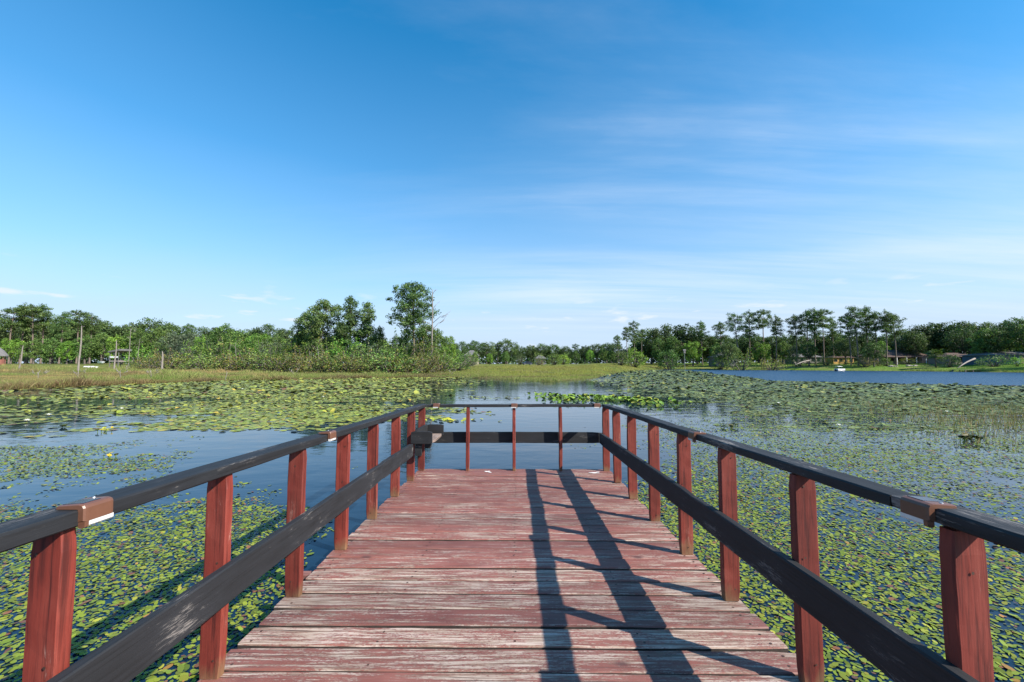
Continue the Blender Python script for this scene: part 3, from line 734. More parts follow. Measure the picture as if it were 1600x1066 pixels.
def marsh():
    n = 280000
    a = rng.uniform(-1.75, azim(1075), n); u = rng.random(n)
    ys = shore(a)
    depth = np.interp(a, [-1.75, azim(0), azim(500), azim(700), azim(800), azim(1000), azim(1075)], [60, 65, 30, 60, 110, 90, 30])
    Y = ys - 1.2 + depth*u**1.55
    X = a*Y; P = np.c_[X, Y]
    ok = ((terrain(X, Y) > -0.22)); P = P[ok]; a = a[ok]; ys = ys[ok]; Y = Y[ok]; X = X[ok]
    n = len(P); t = Y-ys
    big = uni(fbm(X*.09, Y*.09, 41)); mid_ = uni(fbm(X*.35, Y*.35, 42))
    h = (0.20 + .36*mid_)*rng.uniform(.6, 1.25, n)
    tan = np.clip((big-.52)*3, 0, 1)*(a < azim(420)); 
    px = 800 + F*a
    cl_ = uni(fbm(X*.55, Y*.25, 45)); h = h*np.where(cl_ > .62, 1+.6*(cl_-.62)/.38, .85)
    h = np.where((px < 190) & (t > 6) & (t < 26), h*.45, h)
    tan = np.where((px < 180) & (t > 6) & (t < 20), np.clip(tan+.55, 0, 1), tan)
    yel = np.clip((px-680)/120, 0, 1)*np.clip(t/12, 0, 1)
    g = np.array([.135, .195, .038]); tn = np.array([.36, .26, .11]); yl = np.array([.30, .29, .050]); br = np.array([.16, .085, .05]); lg = np.array([.25, .28, .085])
    c = g[None]*(1-mid_[:, None]) + lg[None]*mid_[:, None]
    c = c*(1-tan[:, None]) + tn*tan[:, None]
    c = c*(1-.75*yel[:, None]) + yl*.75*yel[:, None]
    edge = np.clip(1-(t+.6)/2.0, 0, 1)*(px < 720)*rng.random(n)**.6
    c = c*(1-edge[:, None]) + br*edge[:, None]
    dead = rng.random(n) < .13
    rb = uni(fbm(X*.22, Y*.5, 47)); rk = np.clip((rb-.58)*3.2, 0, .75)[:, None]; c = c*(1-rk) + np.array([.15, .11, .06])*rk
    c = np.where(dead[:, None], np.array([.30, .23, .12]), c)*rng.uniform(.7, 1.25, (n, 1))
    wd = .008*np.clip(Y/30, 1, 4)*rng.uniform(.7, 1.4, n)
    blades('marsh_grass', P, h*np.interp(px, [640, 740, 1000], [1.0, .55, .5]), wd, c, 'tall green and straw coloured marsh grass along the left and middle shore', 'grass')
marsh()

def bank():
    n = 60000
    a = rng.uniform(azim(1040), 1.9, n); Y = shore(a) - .3 + 42*rng.random(n)**1.3; X = a*Y
    ok = terrain(X, Y) > -.05; P = np.c_[X, Y][ok]; a = a[ok]; Y = Y[ok]; X = X[ok]; n = len(P); t = Y-shore(a)
    b = uni(fbm(X*.07, Y*.07, 51)); px = 800+F*a
    tan = np.clip((b-.5)*3 + np.where(px < 1330, .35, -.25), 0, 1)
    c = np.array([.155, .255, .038])[None]*(1-tan[:, None]) + np.array([.33, .245, .115])[None]*tan[:, None]
    fr = np.clip(1-t/2.5, 0, 1); c = c*(1-fr[:, None]) + np.array([.17, .22, .05])*fr[:, None]
    h = (.12+.38*fr)*rng.uniform(.6, 1.4, n)
    blades('bank_grass', P, h, .05*rng.uniform(.7, 1.4, n), c*rng.uniform(.75, 1.25, (n, 1)), 'short green and dry grass on the sloping right bank', 'grass')
bank()

def reeds():
    pts = []
    for (x, y, sx, sy, k) in [(1545, 640, 2.4, 1.6, 1500), (1590, 655, 1.9, 1.4, 1400), (1570, 668, 1.1, .9, 600), (1500, 655, 1.0, .8, 220), (1580, 690, .8, .6, 170), (1480, 672, .5, .5, 60), (1440, 628, 3.0, 1.2, 350), (1380, 634, 2.2, .8, 160), (1545, 672, .9, .7, 160), (1650, 660, 2.2, 1.6, 600), (1660, 700, .8, .8, 160)]:
        w = onwater(x, y); pts.append(rng.normal(0, 1, (k, 2))*[sx, sy] + w[:2])
    P = np.concatenate(pts); n = len(P)
    col = pick_colors(n, [(.20, .20, .08), (.28, .22, .11), (.13, .16, .06), (.30, .20, .12)], [4, 4, 2, 3])
    blades('reeds', P, rng.uniform(.08, .28, n), rng.uniform(.003, .006, n), col, 'thin reeds and spike rush standing in the water at right', 'reeds', .16)
    pts = []
    for (x, y, sx, sy, k) in [(60, 604, 5, 1.2, 500), (220, 600, 5, 1.2, 400)]:
        w = onwater(x, y); pts.append(rng.normal(0, 1, (k, 2))*[sx, sy] + w[:2])
reeds()

# ------------------------------------------------------------------ trees
FOL = 1.7
def foliage(clumps, size, aspect, pal, wts, upb=.25, rnd=.75, flat=1.0, name='crown', mat='leaf', bend=0.0):
    """leaf sprays spread through the clumps; normals lean outward so each clump catches light on its own side"""
    V = []; C = []
    for (c, r, n, tint) in clumps:
        r = np.asarray(r, float)
        d = rng.normal(0, 1, (n, 3)); d /= np.linalg.norm(d, axis=1)[:, None]
        rr = rng.random((n, 1))**.45
        p = np.asarray(c) + d*rr*r
        nn = d*.8 + rng.normal(0, 1, (n, 3))*rnd*.7 + [0, 0, upb]; nn /= np.linalg.norm(nn, axis=1)[:, None]
        t = np.cross(nn, rng.normal(0, 1, (n, 3))); t /= np.linalg.norm(t, axis=1)[:, None]; b = np.cross(nn, t)
        s = size*rng.uniform(.55, 1.25, (n, 1)); q = s*aspect
        v = np.stack([p - t*s*.5, p + b*q*.5 + t*s*.05, p + t*s*.5, p - b*q*.5 - t*s*.02], 1)
        V.append(v); C.append(pick_colors(n, pal, wts)*tint*FOL)
    return mesh_uniform(name, np.concatenate(V), 4, M[mat], np.clip(np.concatenate(C), 0, 1))

def limb(mb, a, b, r0, r1, sag=.15, n=4):
    a = Vector(a); b = Vector(b); pts = []; rr = []
    for k in range(n+1):
        u = k/n; p = a.lerp(b, u); p.z += math.sin(u*math.pi)*sag*(b-a).length*random.uniform(.5, 1.2)
        if 0 < k < n: p += Vector((random.uniform(-1, 1), random.uniform(-1, 1), 0))*.04*(b-a).length
        pts.append(p); rr.append(r0+(r1-r0)*u)
    mb.tube(pts, rr, 5)

def make_pine(H=20, base=.5, spread=3.4, nb=26, dense=1.0, round_=True, seed=0):
    random.seed(seed)
    mb = MB(); bx, by = random.uniform(-.5, .5), random.uniform(-.5, .5)
    def tr(z): u = z/H; return Vector((bx*u*u*1.5 + .15*math.sin(u*5+seed), by*u*u*1.5 + .12*math.cos(u*4+seed), z))
    zs = [0, .4, 2, 5, 8, 11, 14, 16.5, 18.5, H*.985]; zs = [z*H/20 for z in zs]
    mb.tube([tr(z) for z in zs], [.34, .27, .235, .215, .195, .17, .135, .10, .065, .03], 8)
    cl = []
    for k in range(nb):
        u = (k+random.random())/nb; z = H*(base + (1-base)*(.02+.95*u))
        if round_: wprof = math.sin(math.pi*(.14+.74*u))**.65*(1 if u < .75 else 1-.35*(u-.75)/.25)
        else: wprof = (1-u)*.95+.10
        ln = spread*wprof*random.uniform(.55, 1.15); an = k*2.4 + random.uniform(-.5, .5)
        e = tr(z) + Vector((math.cos(an)*ln, math.sin(an)*ln, ln*random.uniform(-.02, .40)))
        limb(mb, tr(z-.2), e, .055*(1-u*.5)+.02, .018, .05)
        m = 2 if ln > 1.2 else 1
        if ln > spread*.75: m = 3
        for j in range(m):
            f = 1 - .36*j; p = tr(z).lerp(e, f) + Vector((random.uniform(-.5, .5), random.uniform(-.5, .5), random.uniform(-.15, .45)))
            r = random.uniform(.70, 1.20)*(1.0 if j == 0 else .9)
            cl.append((p, (r*1.15, r*1.15, r*.78), int(72*dense*r+14), random.uniform(.75, 1.25)))
    cl.append((tr(H), (.6, .6, .9), int(55*dense), 1.1))
    for k in range(3):                          # dead stubs below the crown
        z = H*(base-random.uniform(.03, .25)); an = random.uniform(0, 6.28); ln = random.uniform(.5, 1.6)
        mb.tube([tr(z), tr(z)+Vector((math.cos(an)*ln, math.sin(an)*ln, ln*.15))], [.035, .012], 4)
    crown = foliage(cl, .46, .42, [(.046, .080, .022), (.066, .105, .028), (.034, .058, .020), (.090, .125, .034)], [5, 4, 3, 1.5], .35, .8)
    return mb.mesh('trunk', M['pine_bark'], smooth=True), crown, H

def make_oak(H=13, R_=5.5, dense=1.0, seed=0, pal=None, low=.22, moss=False, size=.46):
    random.seed(seed)
    mb = MB(); tz = H*.30
    mb.tube([(0, 0, 0), (0.05, 0, .5), (.12, .05, tz*.6), (.2, .0, tz)], [.55, .38, .34, .30], 8)
    cl = []; nc = int(84*dense)
    for k in range(nc):
        an = k*2.399 + random.uniform(-.4, .4); u = (k+.5)/nc
        el = math.asin(min(1, -.82+1.82*u)); rr = random.uniform(.70, 1.04)*(.84 + .22*math.sin(2*an+seed) + .14*math.sin(3*an+el*4+seed*2))
        x = math.cos(an)*math.cos(el)*R_*rr; y = math.sin(an)*math.cos(el)*R_*rr
        z = H*(low + (1-low)*(.5+.5*math.sin(el)*random.uniform(.84, 1.04)*(.86+.14*math.sin(2*an+seed*1.7))))
        r = random.uniform(.85, 1.6)*R_/5.5
        cl.append(((x, y, min(z, H-r*.4)), (r, r, r*.72), int(50*r/(R_/5.5)), random.uniform(.62, 1.32)))
        if k % 4 == 0: limb(mb, (.2, 0, tz), (x*.88, y*.88, z-.3), .17, .03, .08)
    for k in range(int(12*dense)):              # inner mass
        cl.append(((random.uniform(-.5, .5)*R_, random.uniform(-.5, .5)*R_, H*random.uniform(low+.15, .8)), (1.8, 1.8, 1.5), 44, .8))
    crown = foliage(cl, size, .62, pal or [(.040, .068, .020), (.055, .088, .024), (.030, .050, .018), (.080, .112, .032)], [5, 4, 3, 1.6], .3, .75)
    return mb.mesh('trunk', M['oak_bark'], smooth=True), crown, H

def make_shrub(H=4, R_=2.2, dense=1.0, seed=0, pal=None, spiky=.3, size=.23):
    random.seed(seed)
    mb = MB(); cl = []; mb.tube([(0, 0, -.1), (0, 0, .05), (0, 0, .14)], [.34, .28, .1], 8)
    nc = int(30*dense)
    for k in range(nc):
        an = k*2.399; u = (k+.5)/nc; rr = random.uniform(.55, 1.0)
        hz = H*(.12+.80*u)*random.uniform(.8, 1.05); w = R_*math.sqrt(max(.05, 1-(u*.92)**2))*rr
        x, y = math.cos(an)*w, math.sin(an)*w; r = random.uniform(.34, .70)*R_/2.2
        cl.append(((x, y, hz), (r, r, r*random.uniform(.7, 1.0)), int(44*random.uniform(.7, 1.2)), random.uniform(.65, 1.35)))
        if k % 2 == 0: mb.tube([(x*.15, y*.15, 0), (x*.5, y*.5, hz*.55), (x, y, hz)], [.05, .035, .012], 5)
        if random.random() < spiky:             # shoots above the outline
            e = Vector((x*1.15, y*1.15, min(hz+r*1.5, H*1.12)))
            cl.append((e, (.12, .12, r*.9), 12, random.uniform(.9, 1.4))); mb.tube([(x*.2, y*.2, .08), (x*.75, y*.75, hz*.7), (x, y, hz), e], [.02, .018, .014, .006], 4)
    crown = foliage(cl, size, .5, pal or [(.085, .140, .024), (.115, .180, .030), (.060, .105, .022), (.150, .190, .036)], [4, 4, 3, 2], .3, .8, mat='shrub')
    return mb.mesh('stems', M['oak_bark'], smooth=True), crown, H

P_DARK = [(.034, .058, .020), (.048, .076, .024), (.026, .044, .017), (.066, .094, .030)]
P_MID = [(.056, .100, .024), (.080, .130, .030), (.042, .074, .022), (.110, .155, .036)]
P_BRIGHT = [(.080, .155, .022), (.110, .195, .028), (.060, .115, .020), (.150, .215, .034)]
P_OLIVE = [(.085, .125, .026), (.120, .150, .030), (.060, .090, .022), (.160, .125, .040)]
P_RUST = [(.105, .100, .028), (.120, .085, .032), (.075, .095, .024), (.140, .155, .036)]
P_GREY = [(.055, .075, .045), (.070, .092, .052), (.042, .060, .036), (.095, .11, .06)]
PW = [5, 4, 3, 1.6]
KIND = {}
KIND['pine'] = [make_pine(20, .52, 3.3, 24, 1.0, True, 1), make_pine(20, .60, 3.0, 20, 1.0, True, 2), make_pine(20, .46, 3.0, 26, .95, True, 3), make_pine(20, .66, 3.5, 19, 1.1, True, 4), make_pine(20, .56, 2.7, 20, 1.0, True, 5)]
KIND['conepine'] = [make_pine(14, .18, 4.0, 42, 1.25, False, 11), make_pine(14, .14, 3.8, 44, 1.2, False, 12), make_pine(14, .22, 4.3, 40, 1.2, False, 13)]
KIND['bigpine'] = [make_pine(18, .36, 4.6, 50, 1.25, True, 21)]
KIND['widepine'] = [make_pine(14, .25, 5.2, 46, 1.25, True, 31)]
KIND['oak'] = [make_oak(13, 5.6, 1, 41), make_oak(13, 6.2, 1.05, 42, P_DARK), make_oak(13, 5.0, 1, 43, P_DARK), make_oak(13, 5.4, 1, 44)]
KIND['highoak'] = [make_oak(13, 5.6, 1, 46, None, .26), make_oak(13, 5.0, 1, 47, None, .30), make_oak(13, 6.0, 1, 48, P_DARK, .28)]
KIND['greenoak'] = [make_oak(13, 4.8, 1, 51, P_MID, .14), make_oak(13, 4.4, 1, 52, P_MID, .12), make_oak(13, 5.2, 1, 53, P_BRIGHT, .12)]
KIND['greyoak'] = [make_oak(13, 5.0, .95, 55, P_GREY, .16), make_oak(13, 5.6, .9, 56, P_GREY, .14)]
KIND['shrub'] = [make_shrub(4, 2.3, 1, 61, P_BRIGHT, .5, .20), make_shrub(4, 2.0, 1, 62, P_MID, .4, .20), make_shrub(4, 2.5, 1.1, 63, P_GREY, .5, .19), make_shrub(4, 2.1, 1, 64, None, .5, .20), make_shrub(4, 2.2, .9, 65, P_DARK, .4, .21), make_shrub(4, 1.8, .9, 66, P_OLIVE, .6, .19)]
KIND['lowshrub'] = [make_shrub(2, 1.7, .8, 71, P_OLIVE, .4, .15), make_shrub(2, 1.8, .8, 72, P_RUST, .4, .15), make_shrub(2, 1.6, .8, 73, P_OLIVE, .4, .15), make_shrub(2, 1.7, .8, 74, P_MID, .4, .16)]
KIND['darkshrub'] = [make_shrub(4, 2.2, 1.4, 83, P_DARK, .05, .24)]
KIND['roundshrub'] = [make_shrub(4, 2.1, 1.5, 81, P_MID, .05, .24), make_shrub(4, 2.2, 1.5, 82, P_BRIGHT, .05, .24)]
NAMES = dict(pine='pine_tree', conepine='pine_tree', bigpine='pine_tree', widepine='pine_tree', oak='oak_tree', highoak='oak_tree', greenoak='leafy_tree', greyoak='leafy_tree', shrub='shrub', lowshrub='shrub', roundshrub='shrub', darkshrub='shrub')
CATS = dict(pine_tree='pine tree', oak_tree='oak tree', leafy_tree='tree', shrub='shrub')
count = {}
def plant(kind, px, top, Y, label, group, wide=1.0, base_px=None):
    """a tree whose crown reaches row 'top' of the view at depth Y"""
    v = count.get(kind, 0); count[kind] = v+1
    tr, cr, H = KIND[kind][v % len(KIND[kind])]
    X = azim(px)*Y; z = ground_at(X, Y) - .05
    h = at(px, top, Y)[2] - z
    s = h/H
    name = NAMES[kind]
    o = empty(name, (X, Y, z), (0, 0, (v*2.399 + px*.37) % 6.283), (s*wide, s*wide, s))
    tag(o, label, CATS[name], group)
    link(bpy.data.objects.new('trunk' if name != 'shrub' else 'stems', tr), o)
    link(bpy.data.objects.new('crown' if name != 'shrub' else 'foliage', cr), o)
    return o
ORD = ['first', 'second', 'third', 'fourth', 'fifth', 'sixth', 'seventh', 'eighth', 'ninth', 'tenth', 'eleventh', 'twelfth', 'thirteenth', 'fourteenth', 'fifteenth', 'sixteenth', 'seventeenth', 'eighteenth', 'nineteenth', 'twentieth',
       'twenty first', 'twenty second', 'twenty third', 'twenty fourth', 'twenty fifth', 'twenty sixth', 'twenty seventh', 'twenty eighth', 'twenty ninth', 'thirtieth']
def row(kind, look, where, group, items, wide=1.0):
    items = sorted(items)
    for k, it in enumerate(items):
        kd = it[3] if len(it) > 3 else kind
        wd = it[4] if len(it) > 4 else wide
        lab = f'{look}, {ORD[k]} from the left {where}' if len(items) > 1 else f'{look} {where}'
        plant(kd, it[0], it[1], it[2], lab, group, wd)

# ---- right shore
row('pine', 'thin airy pine', 'in the small group where the right woods begin', 'pines where the right woods begin',
    [(966, 524, 190), (980, 512, 195), (992, 503, 200), (1003, 516, 205)], .95)
row('pine', 'tall bare-trunked pine', 'in the pine row on the right bank', 'tall pines on the right bank',
    [(1098, 503, 205), (1127, 504, 200), (1153, 491, 190), (1173, 487, 188), (1194, 486, 186), (1214, 494, 176), (1246, 493, 172), (1263, 487, 170), (1275, 484, 166), (1289, 486, 164), (1304, 500, 166), (1330, 492, 150), (1341, 480, 148), (1356, 481, 150), (1372, 492, 146), (1387, 486, 144), (1401, 491, 145)], 1.0)
row('oak', 'dark spreading oak', 'in the back row of the right woods', 'oaks behind the right bank pines',
    [(1018, 514, 222), (1042, 508, 218), (1068, 506, 215), (1090, 520, 215), (1110, 524, 215), (1135, 526, 212), (1160, 522, 212), (1185, 524, 208), (1208, 524, 202), (1232, 522, 198), (1256, 524, 195), (1282, 522, 190), (1308, 518, 186), (1334, 520, 178), (1360, 520, 174), (1388, 522, 170), (1412, 516, 168)], 1.1)
row('oak', 'broad dark live oak', 'in the front row behind the lakeside houses', 'live oaks behind the lakeside houses',
    [(1440, 508, 158), (1466, 504, 156), (1492, 502, 152), (1516, 503, 148), (1548, 504, 146), (1578, 501, 138), (1606, 496, 132), (1650, 492, 125), (1700, 496, 120)], 1.05)
row('greenoak', 'mid green leafy tree', 'low under the pines on the right bank', 'leafy trees under the right pines',
    [(1030, 528, 205), (1052, 526, 200), (1083, 532, 196), (1120, 536, 192), (1147, 538, 188), (1190, 534, 184), (1225, 533, 178), (1312, 527, 168), (1378, 532, 158)], .9)
row('highoak', 'shady live oak', 'before the lakeside houses', 'live oaks shading the lakeside houses',
    [(1136, 536, 172), (1264, 534, 160), (1322, 530, 156), (1366, 534, 143), (1430, 518, 150), (1508, 512, 142), (1560, 514, 126), (1612, 500, 120), (1680, 496, 104)], 1.0)
plant('greenoak', 1540, 514, 128, 'pale blue-green leafy tree in front of the dark oaks by the blue house', 'leafy trees under the right pines', .95)
plant('greyoak', 1420, 524, 152, 'grey-green mossy oak behind the right end of the brown roofed house', 'leafy trees under the right pines', 1.0)
plant('greyoak', 1240, 540, 174, 'pale drooping tree between the dark trunks left of the ochre building', 'leafy trees under the right pines', .7)
# dark understorey behind the trunks
row('oak', 'shadowy low oak', 'deep in the shade of the right woods', 'low oaks deep in the right woods',
    [(x, 540 + (k % 3)*3, 225 - max(0, x-1100)*.13) for k, x in enumerate(range(1005, 1420, 26))], 1.5)
row('roundshrub', 'round leafy shrub', 'along the right bank', 'round shrubs along the right bank',
    [(970, 547, 150, 'roundshrub', 1.0), (992, 543, 160, 'roundshrub', 1.2), (1046, 545, 176, 'roundshrub', 1.1), (1158, 550, 156, 'lowshrub', 1.0), (1206, 560, 154, 'lowshrub', 1.2), (1290, 556, 158, 'lowshrub', 1.3), (1322, 559, 156, 'lowshrub', 1.2), (1352, 557, 144, 'lowshrub', 1.3), (1384, 558, 144, 'roundshrub', 1.2), (1418, 559, 146, 'lowshrub', 1.4), (1552, 555, 118, 'lowshrub', 1.4), (1590, 557, 114, 'roundshrub', 1.2), (1248, 556, 162, 'lowshrub', 1.3), (1126, 554, 172, 'roundshrub', 1.1), (1484, 552, 126, 'darkshrub', 1.2)])
# ---- left woods
row('pine', 'tall pine with a pale trunk', 'in the left woods', 'pines in the left woods',
    [(12, 483, 165), (30, 476, 170), (48, 478, 168), (64, 480, 172), (92, 490, 170), (118, 487, 178), (140, 492, 180), (-30, 482, 160), (-70, 480, 158)], 1.15)
row('oak', 'dark rounded tree', 'in the back row of the left woods', 'back row of the left woods',
    [(-50, 498, 190), (5, 500, 188), (40, 500, 190), (80, 498, 192), (110, 500, 195), (138, 500, 196), (160, 502, 198), (182, 510, 200), (205, 504, 200), (240, 498, 205), (262, 506, 205), (290, 507, 206, 'pine', 1.2), (316, 512, 208), (342, 510, 208), (372, 514, 210), (398, 514, 210), (418, 507, 210), (446, 514, 212), (472, 520, 214)], 1.05)
row('greenoak', 'mid green tree', 'in the front row of the left woods', 'front row of the left woods',
    [(-40, 530, 150), (16, 528, 150), (52, 530, 150), (78, 528, 152), (104, 532, 152), (132, 524, 154), (158, 520, 156), (190, 522, 150), (214, 514, 150), (245, 512, 145), (272, 518, 140, 'greyoak'), (298, 520, 140, 'greyoak'), (324, 522, 135), (350, 506, 132), (376, 516, 128), (404, 520, 126), (430, 522, 126)], 1.0)
# ---- thicket on the left point
row('shrub', 'bright leafy shrub', 'in the tall left thicket', 'tall thicket on the left point',
    [(222, 540, 92), (250, 534, 96), (276, 532, 98), (304, 534, 92), (330, 530, 96), (357, 526, 94), (384, 530, 92), (410, 524, 96), (436, 528, 90), (462, 530, 90), (488, 534, 86), (514, 530, 84), (540, 526, 82), (563, 536, 80), (588, 534, 80), (612, 536, 78), (628, 526, 80), (664, 530, 78), (690, 536, 84), (708, 545, 96), (728, 551, 112)], 1.25)
row('lowshrub', 'low olive bush', 'before the left thicket', 'low bushes at the front of the thicket',
    [(232, 556, 74), (262, 552, 72), (290, 556, 72), (322, 552, 70), (350, 555, 70), (378, 552, 70), (406, 550, 69), (428, 546, 68), (450, 552, 67), (478, 550, 66), (502, 556, 66), (524, 553, 66), (548, 554, 65), (570, 556, 65), (592, 552, 65), (614, 549, 65), (638, 552, 66), (662, 554, 68), (688, 552, 74), (712, 553, 82)], 1.5)
row('greenoak', 'dense green tree', 'standing in the thicket beside the pines', 'trees standing in the thicket',
    [(470, 512, 98), (516, 520, 96, 'greyoak'), (600, 528, 98), (620, 524, 92), (632, 520, 92), (668, 505, 88), (684, 514, 90), (700, 524, 92), (655, 516, 90)], .72)
plant('widepine', 500, 474, 92, 'broad dark pine with a wide rounded crown left of the two pointed pines', 'pines on the left point', .95)
plant('widepine', 476, 492, 96, 'shorter broad pine at the left side of the wide rounded pine', 'pines on the left point', .8)
plant('conepine', 546, 467, 90, 'pointed pine, the taller of the two beside the wide rounded pine', 'pines on the left point', .85)
plant('conepine', 574, 476, 90, 'narrow pointed pine, the right one of the two beside the wide pine', 'pines on the left point', .98)
plant('conepine', 590, 512, 86, 'low young pine at the right foot of the pointed pines', 'pines on the left point', .9)
plant('conepine', 530, 506, 95, 'dark young pine filling in behind the pointed pines', 'pines on the left point', .9)
plant('bigpine', 647, 445, 86, 'tallest pine on the left point with an open clumped crown, beside the dead tree', 'pines on the left point', 1.0)
# ---- far shore, middle
row('oak', 'distant dark tree', 'on the far shore across the middle', 'distant trees across the middle',
    [(705, 536, 235), (722, 534, 240), (742, 532, 250), (760, 534, 255), (778, 536, 260, 'pine', 1.3), (792, 530, 262), (812, 541, 268), (830, 539, 270), (848, 537, 270), (866, 538, 270), (884, 541, 265), (900, 538, 262, 'pine', 1.4), (914, 540, 258), (932, 537, 252), (948, 536, 248), (1000, 535, 230), (962, 536, 236)], 1.15)
row('greenoak', 'small green tree', 'in front of the distant trees across the middle', 'small trees before the distant trees',
    [(716, 546, 170), (742, 550, 175), (765, 552, 180), (790, 549, 205), (812, 551, 190, 'shrub', 1.3), (842, 551, 168, 'shrub', 1.2), (736, 550, 150, 'shrub', 1.3), (866, 552, 172, 'roundshrub', 1.4), (880, 553, 190, 'roundshrub', 1.3), (900, 548, 215), (922, 546, 210), (944, 545, 205), (955, 547, 200)], .95)

def distant_wood():
    cl = []
    for k in range(7000):
        a = rng.uniform(-1.75, 1.75); px = 800 + F*a
        Y = np.interp(px, [-400, 200, 700, 960, 1010, 1400, 1600, 2000], [225, 235, 300, 300, 262, 205, 175, 150]) + rng.uniform(0, 22)
        top = np.interp(px, [-400, 0, 200, 470, 700, 960, 1000, 1420, 1440, 2000], [508, 505, 516, 527, 544, 546, 524, 528, 514, 508]) + 14*fbm(np.array([px*.03]), np.array([3.3]), 77)[0] - 5
        X = a*Y; z = ground_at(X, Y); zt = at(px, top, Y)[2]
        f = rng.random()**1.15; r = rng.uniform(1.6, 3.0)
        cl.append(((X, Y, z + .3 + (zt-z-r*.5)*f), (r*1.2, r, r*.8), 15, rng.uniform(.6, 1.25)))
    me = foliage(cl, 1.5, .8, P_DARK + P_MID[:2], [5, 4, 3, 1.6, 2, 1], .3, .75, name='distant_wood')
    tag(link(bpy.data.objects.new('distant_wood', me)), 'dark mass of distant woods filling in behind the trees of all shores', 'wood', kind='stuff')
distant_wood()

# ---- cabbage palm on the lawn
def palm(px, top, Y, label):
    X = azim(px)*Y; z = ground_at(X, Y)-.05; h = at(px, top, Y)[2]-z
    o = empty('palm_tree', (X, Y, z)); tag(o, label, 'palm tree')
    mb = MB(); mb.tube([(0, 0, 0), (.03, 0, h*.2), (.06, .03, h*.45), (.05, 0, h*.62)], [.26, .20, .19, .2], 9); mb.build('trunk', M['oak_bark'], o, smooth=True)
    V = []; 
    for k in range(58):
        an = k*2.399; el = random.uniform(-.65, 1.3); L_ = h*.36*random.uniform(.8, 1.1)
        d = Vector((math.cos(an)*math.cos(el), math.sin(an)*math.cos(el), math.sin(el)))
        c = Vector((.05, 0, h*.62)) + d*L_*.45
        side = d.cross(Vector((0, 0, 1))).normalized(); up = side.cross(d)
        for j in range(11):                     # fan of narrow segments
            q = (j-5)/5*1.15; dd = (d*math.cos(q) + side*math.sin(q)).normalized(); ln = L_*.58*(1-.25*abs(q))
            e = c + dd*ln + Vector((0, 0, -.22*ln*(1+abs(q)*.4))); w = side*math.cos(q)*.10 + up*.04
            V.append([c-w*.4, c+dd*ln*.6-w, e, c+dd*ln*.6+w])
    V = np.array([[tuple(p) for p in q] for q in V]); col = pick_colors(len(V), [(.11, .165, .045), (.15, .205, .055), (.19, .20, .075)], [4, 4, 1])
    link(bpy.data.objects.new('fronds', mesh_uniform('fronds', V, 4, M['leaf'], col)), o)
palm(1462, 543, 129, 'cabbage palm with a round head of fronds on the right lawn')

# ---- dead trees and snags
def snag(px, top, Y, label, r=.18, lean=(0, 0), branches=(), base=None, name='dead_tree'):
    X = azim(px)*Y; z = ground_at(X, Y)-.1; h = at(px, top, Y)[2]-z
    o = empty(name, (X, Y, z)); tag(o, label, 'dead tree')
    mb = MB(); pts = [(lean[0]*u + .06*math.sin(u*7+px), lean[1]*u, h*u) for u in (0, .08, .25, .45, .65, .82, .93, 1)]
    r *= .78; mb.tube(pts, [r*1.5, r*1.1, r, r*.92, r*.8, r*.68, r*.55, r*.25], 8)
    mb.build('trunk', M['dead'], o, smooth=True)
    for (u, ang, ln, rise, sub) in branches:
        b = MB(); p = Vector((lean[0]*u, lean[1]*u, h*u)); d = Vector((math.cos(ang), math.sin(ang)*.8, 0))
        e = p + d*ln + Vector((0, 0, rise)); m = p.lerp(e, .5) + Vector((0, 0, rise*.12+.1*ln))
        b.tube([p, m, e], [r*.42, r*.28, .02], 6)
        for k in range(sub):
            f = random.uniform(.4, .95); q = p.lerp(e, f) + Vector((0, 0, .08*ln)); dd = Vector((d.x*random.uniform(.2, 1), random.uniform(-.6, .6), random.uniform(.1, 1.0))).normalized()
            b.tube([q, q+dd*ln*.25, q+dd*ln*.42+Vector((0, 0, .1))], [r*.16, .025, .012], 5)
        b.build('branch', M['dead'], o, smooth=True)
PI = math.pi
snag(675, 452, 80, 'tall bare dead tree with crooked branches beside the tallest pine', .20, (-.1, 0),
     [(.93, .4, .8, 1.2, 3), (.80, 2.6, 1.0, 1.3, 3), (.74, .3, 1.2, 1.6, 2), (.58, .0, 3.2, 1.8, 5), (.55, PI-.2, 2.0, .9, 3), (.50, .5, 2.6, 2.0, 4), (.46, PI+.3, 1.3, .5, 2), (.30, .1, 1.8, -.6, 3), (.36, PI-.4, 1.0, .3, 1)])
snag(123, 509, 62, 'tallest broken pole of a dead trunk on the left marsh', .15, (.12, 0), [(.97, .3, .35, .12, 0), (.96, 2.9, .3, .1, 0)])
snag(30, 540, 66, 'short pale leaning snag at the far left of the marsh', .14, (.45, 0), [(.7, .2, .3, .2, 0)])
snag(179, 532, 70, 'short forked snag in front of the dark shelter on the left', .15, (.1, 0), [(.8, .1, .5, .3, 1), (.5, 2.9, .6, -.2, 1)])
snag(200, 513, 82, 'slender twiggy dead tree right of the dark shelter on the left', .08, (.2, 0), [(.85, .3, .9, .7, 3), (.7, 2.7, .9, .8, 3), (.55, .1, .7, .6, 2), (.9, 2.2, .5, .5, 2)])
snag(213, 528, 84, 'second slender bare stem beside the twiggy dead tree', .06, (.5, 0), [(.8, .2, .6, .5, 2), (.6, 2.9, .5, .5, 2)])
snag(254, 549, 68, 'stubby pale stump standing in the left marsh grass', .2, (-.15, 0))
snag(354, 580, 45, 'short dark stake at the marsh edge', .05, (.02, 0))
snag(372, 535, 78, 'grey leaning dead stem in the thicket left of the wide pine', .06, (-.8, 0), [(.8, 2.9, 1.0, .5, 3), (.6, .2, .9, .6, 2)])
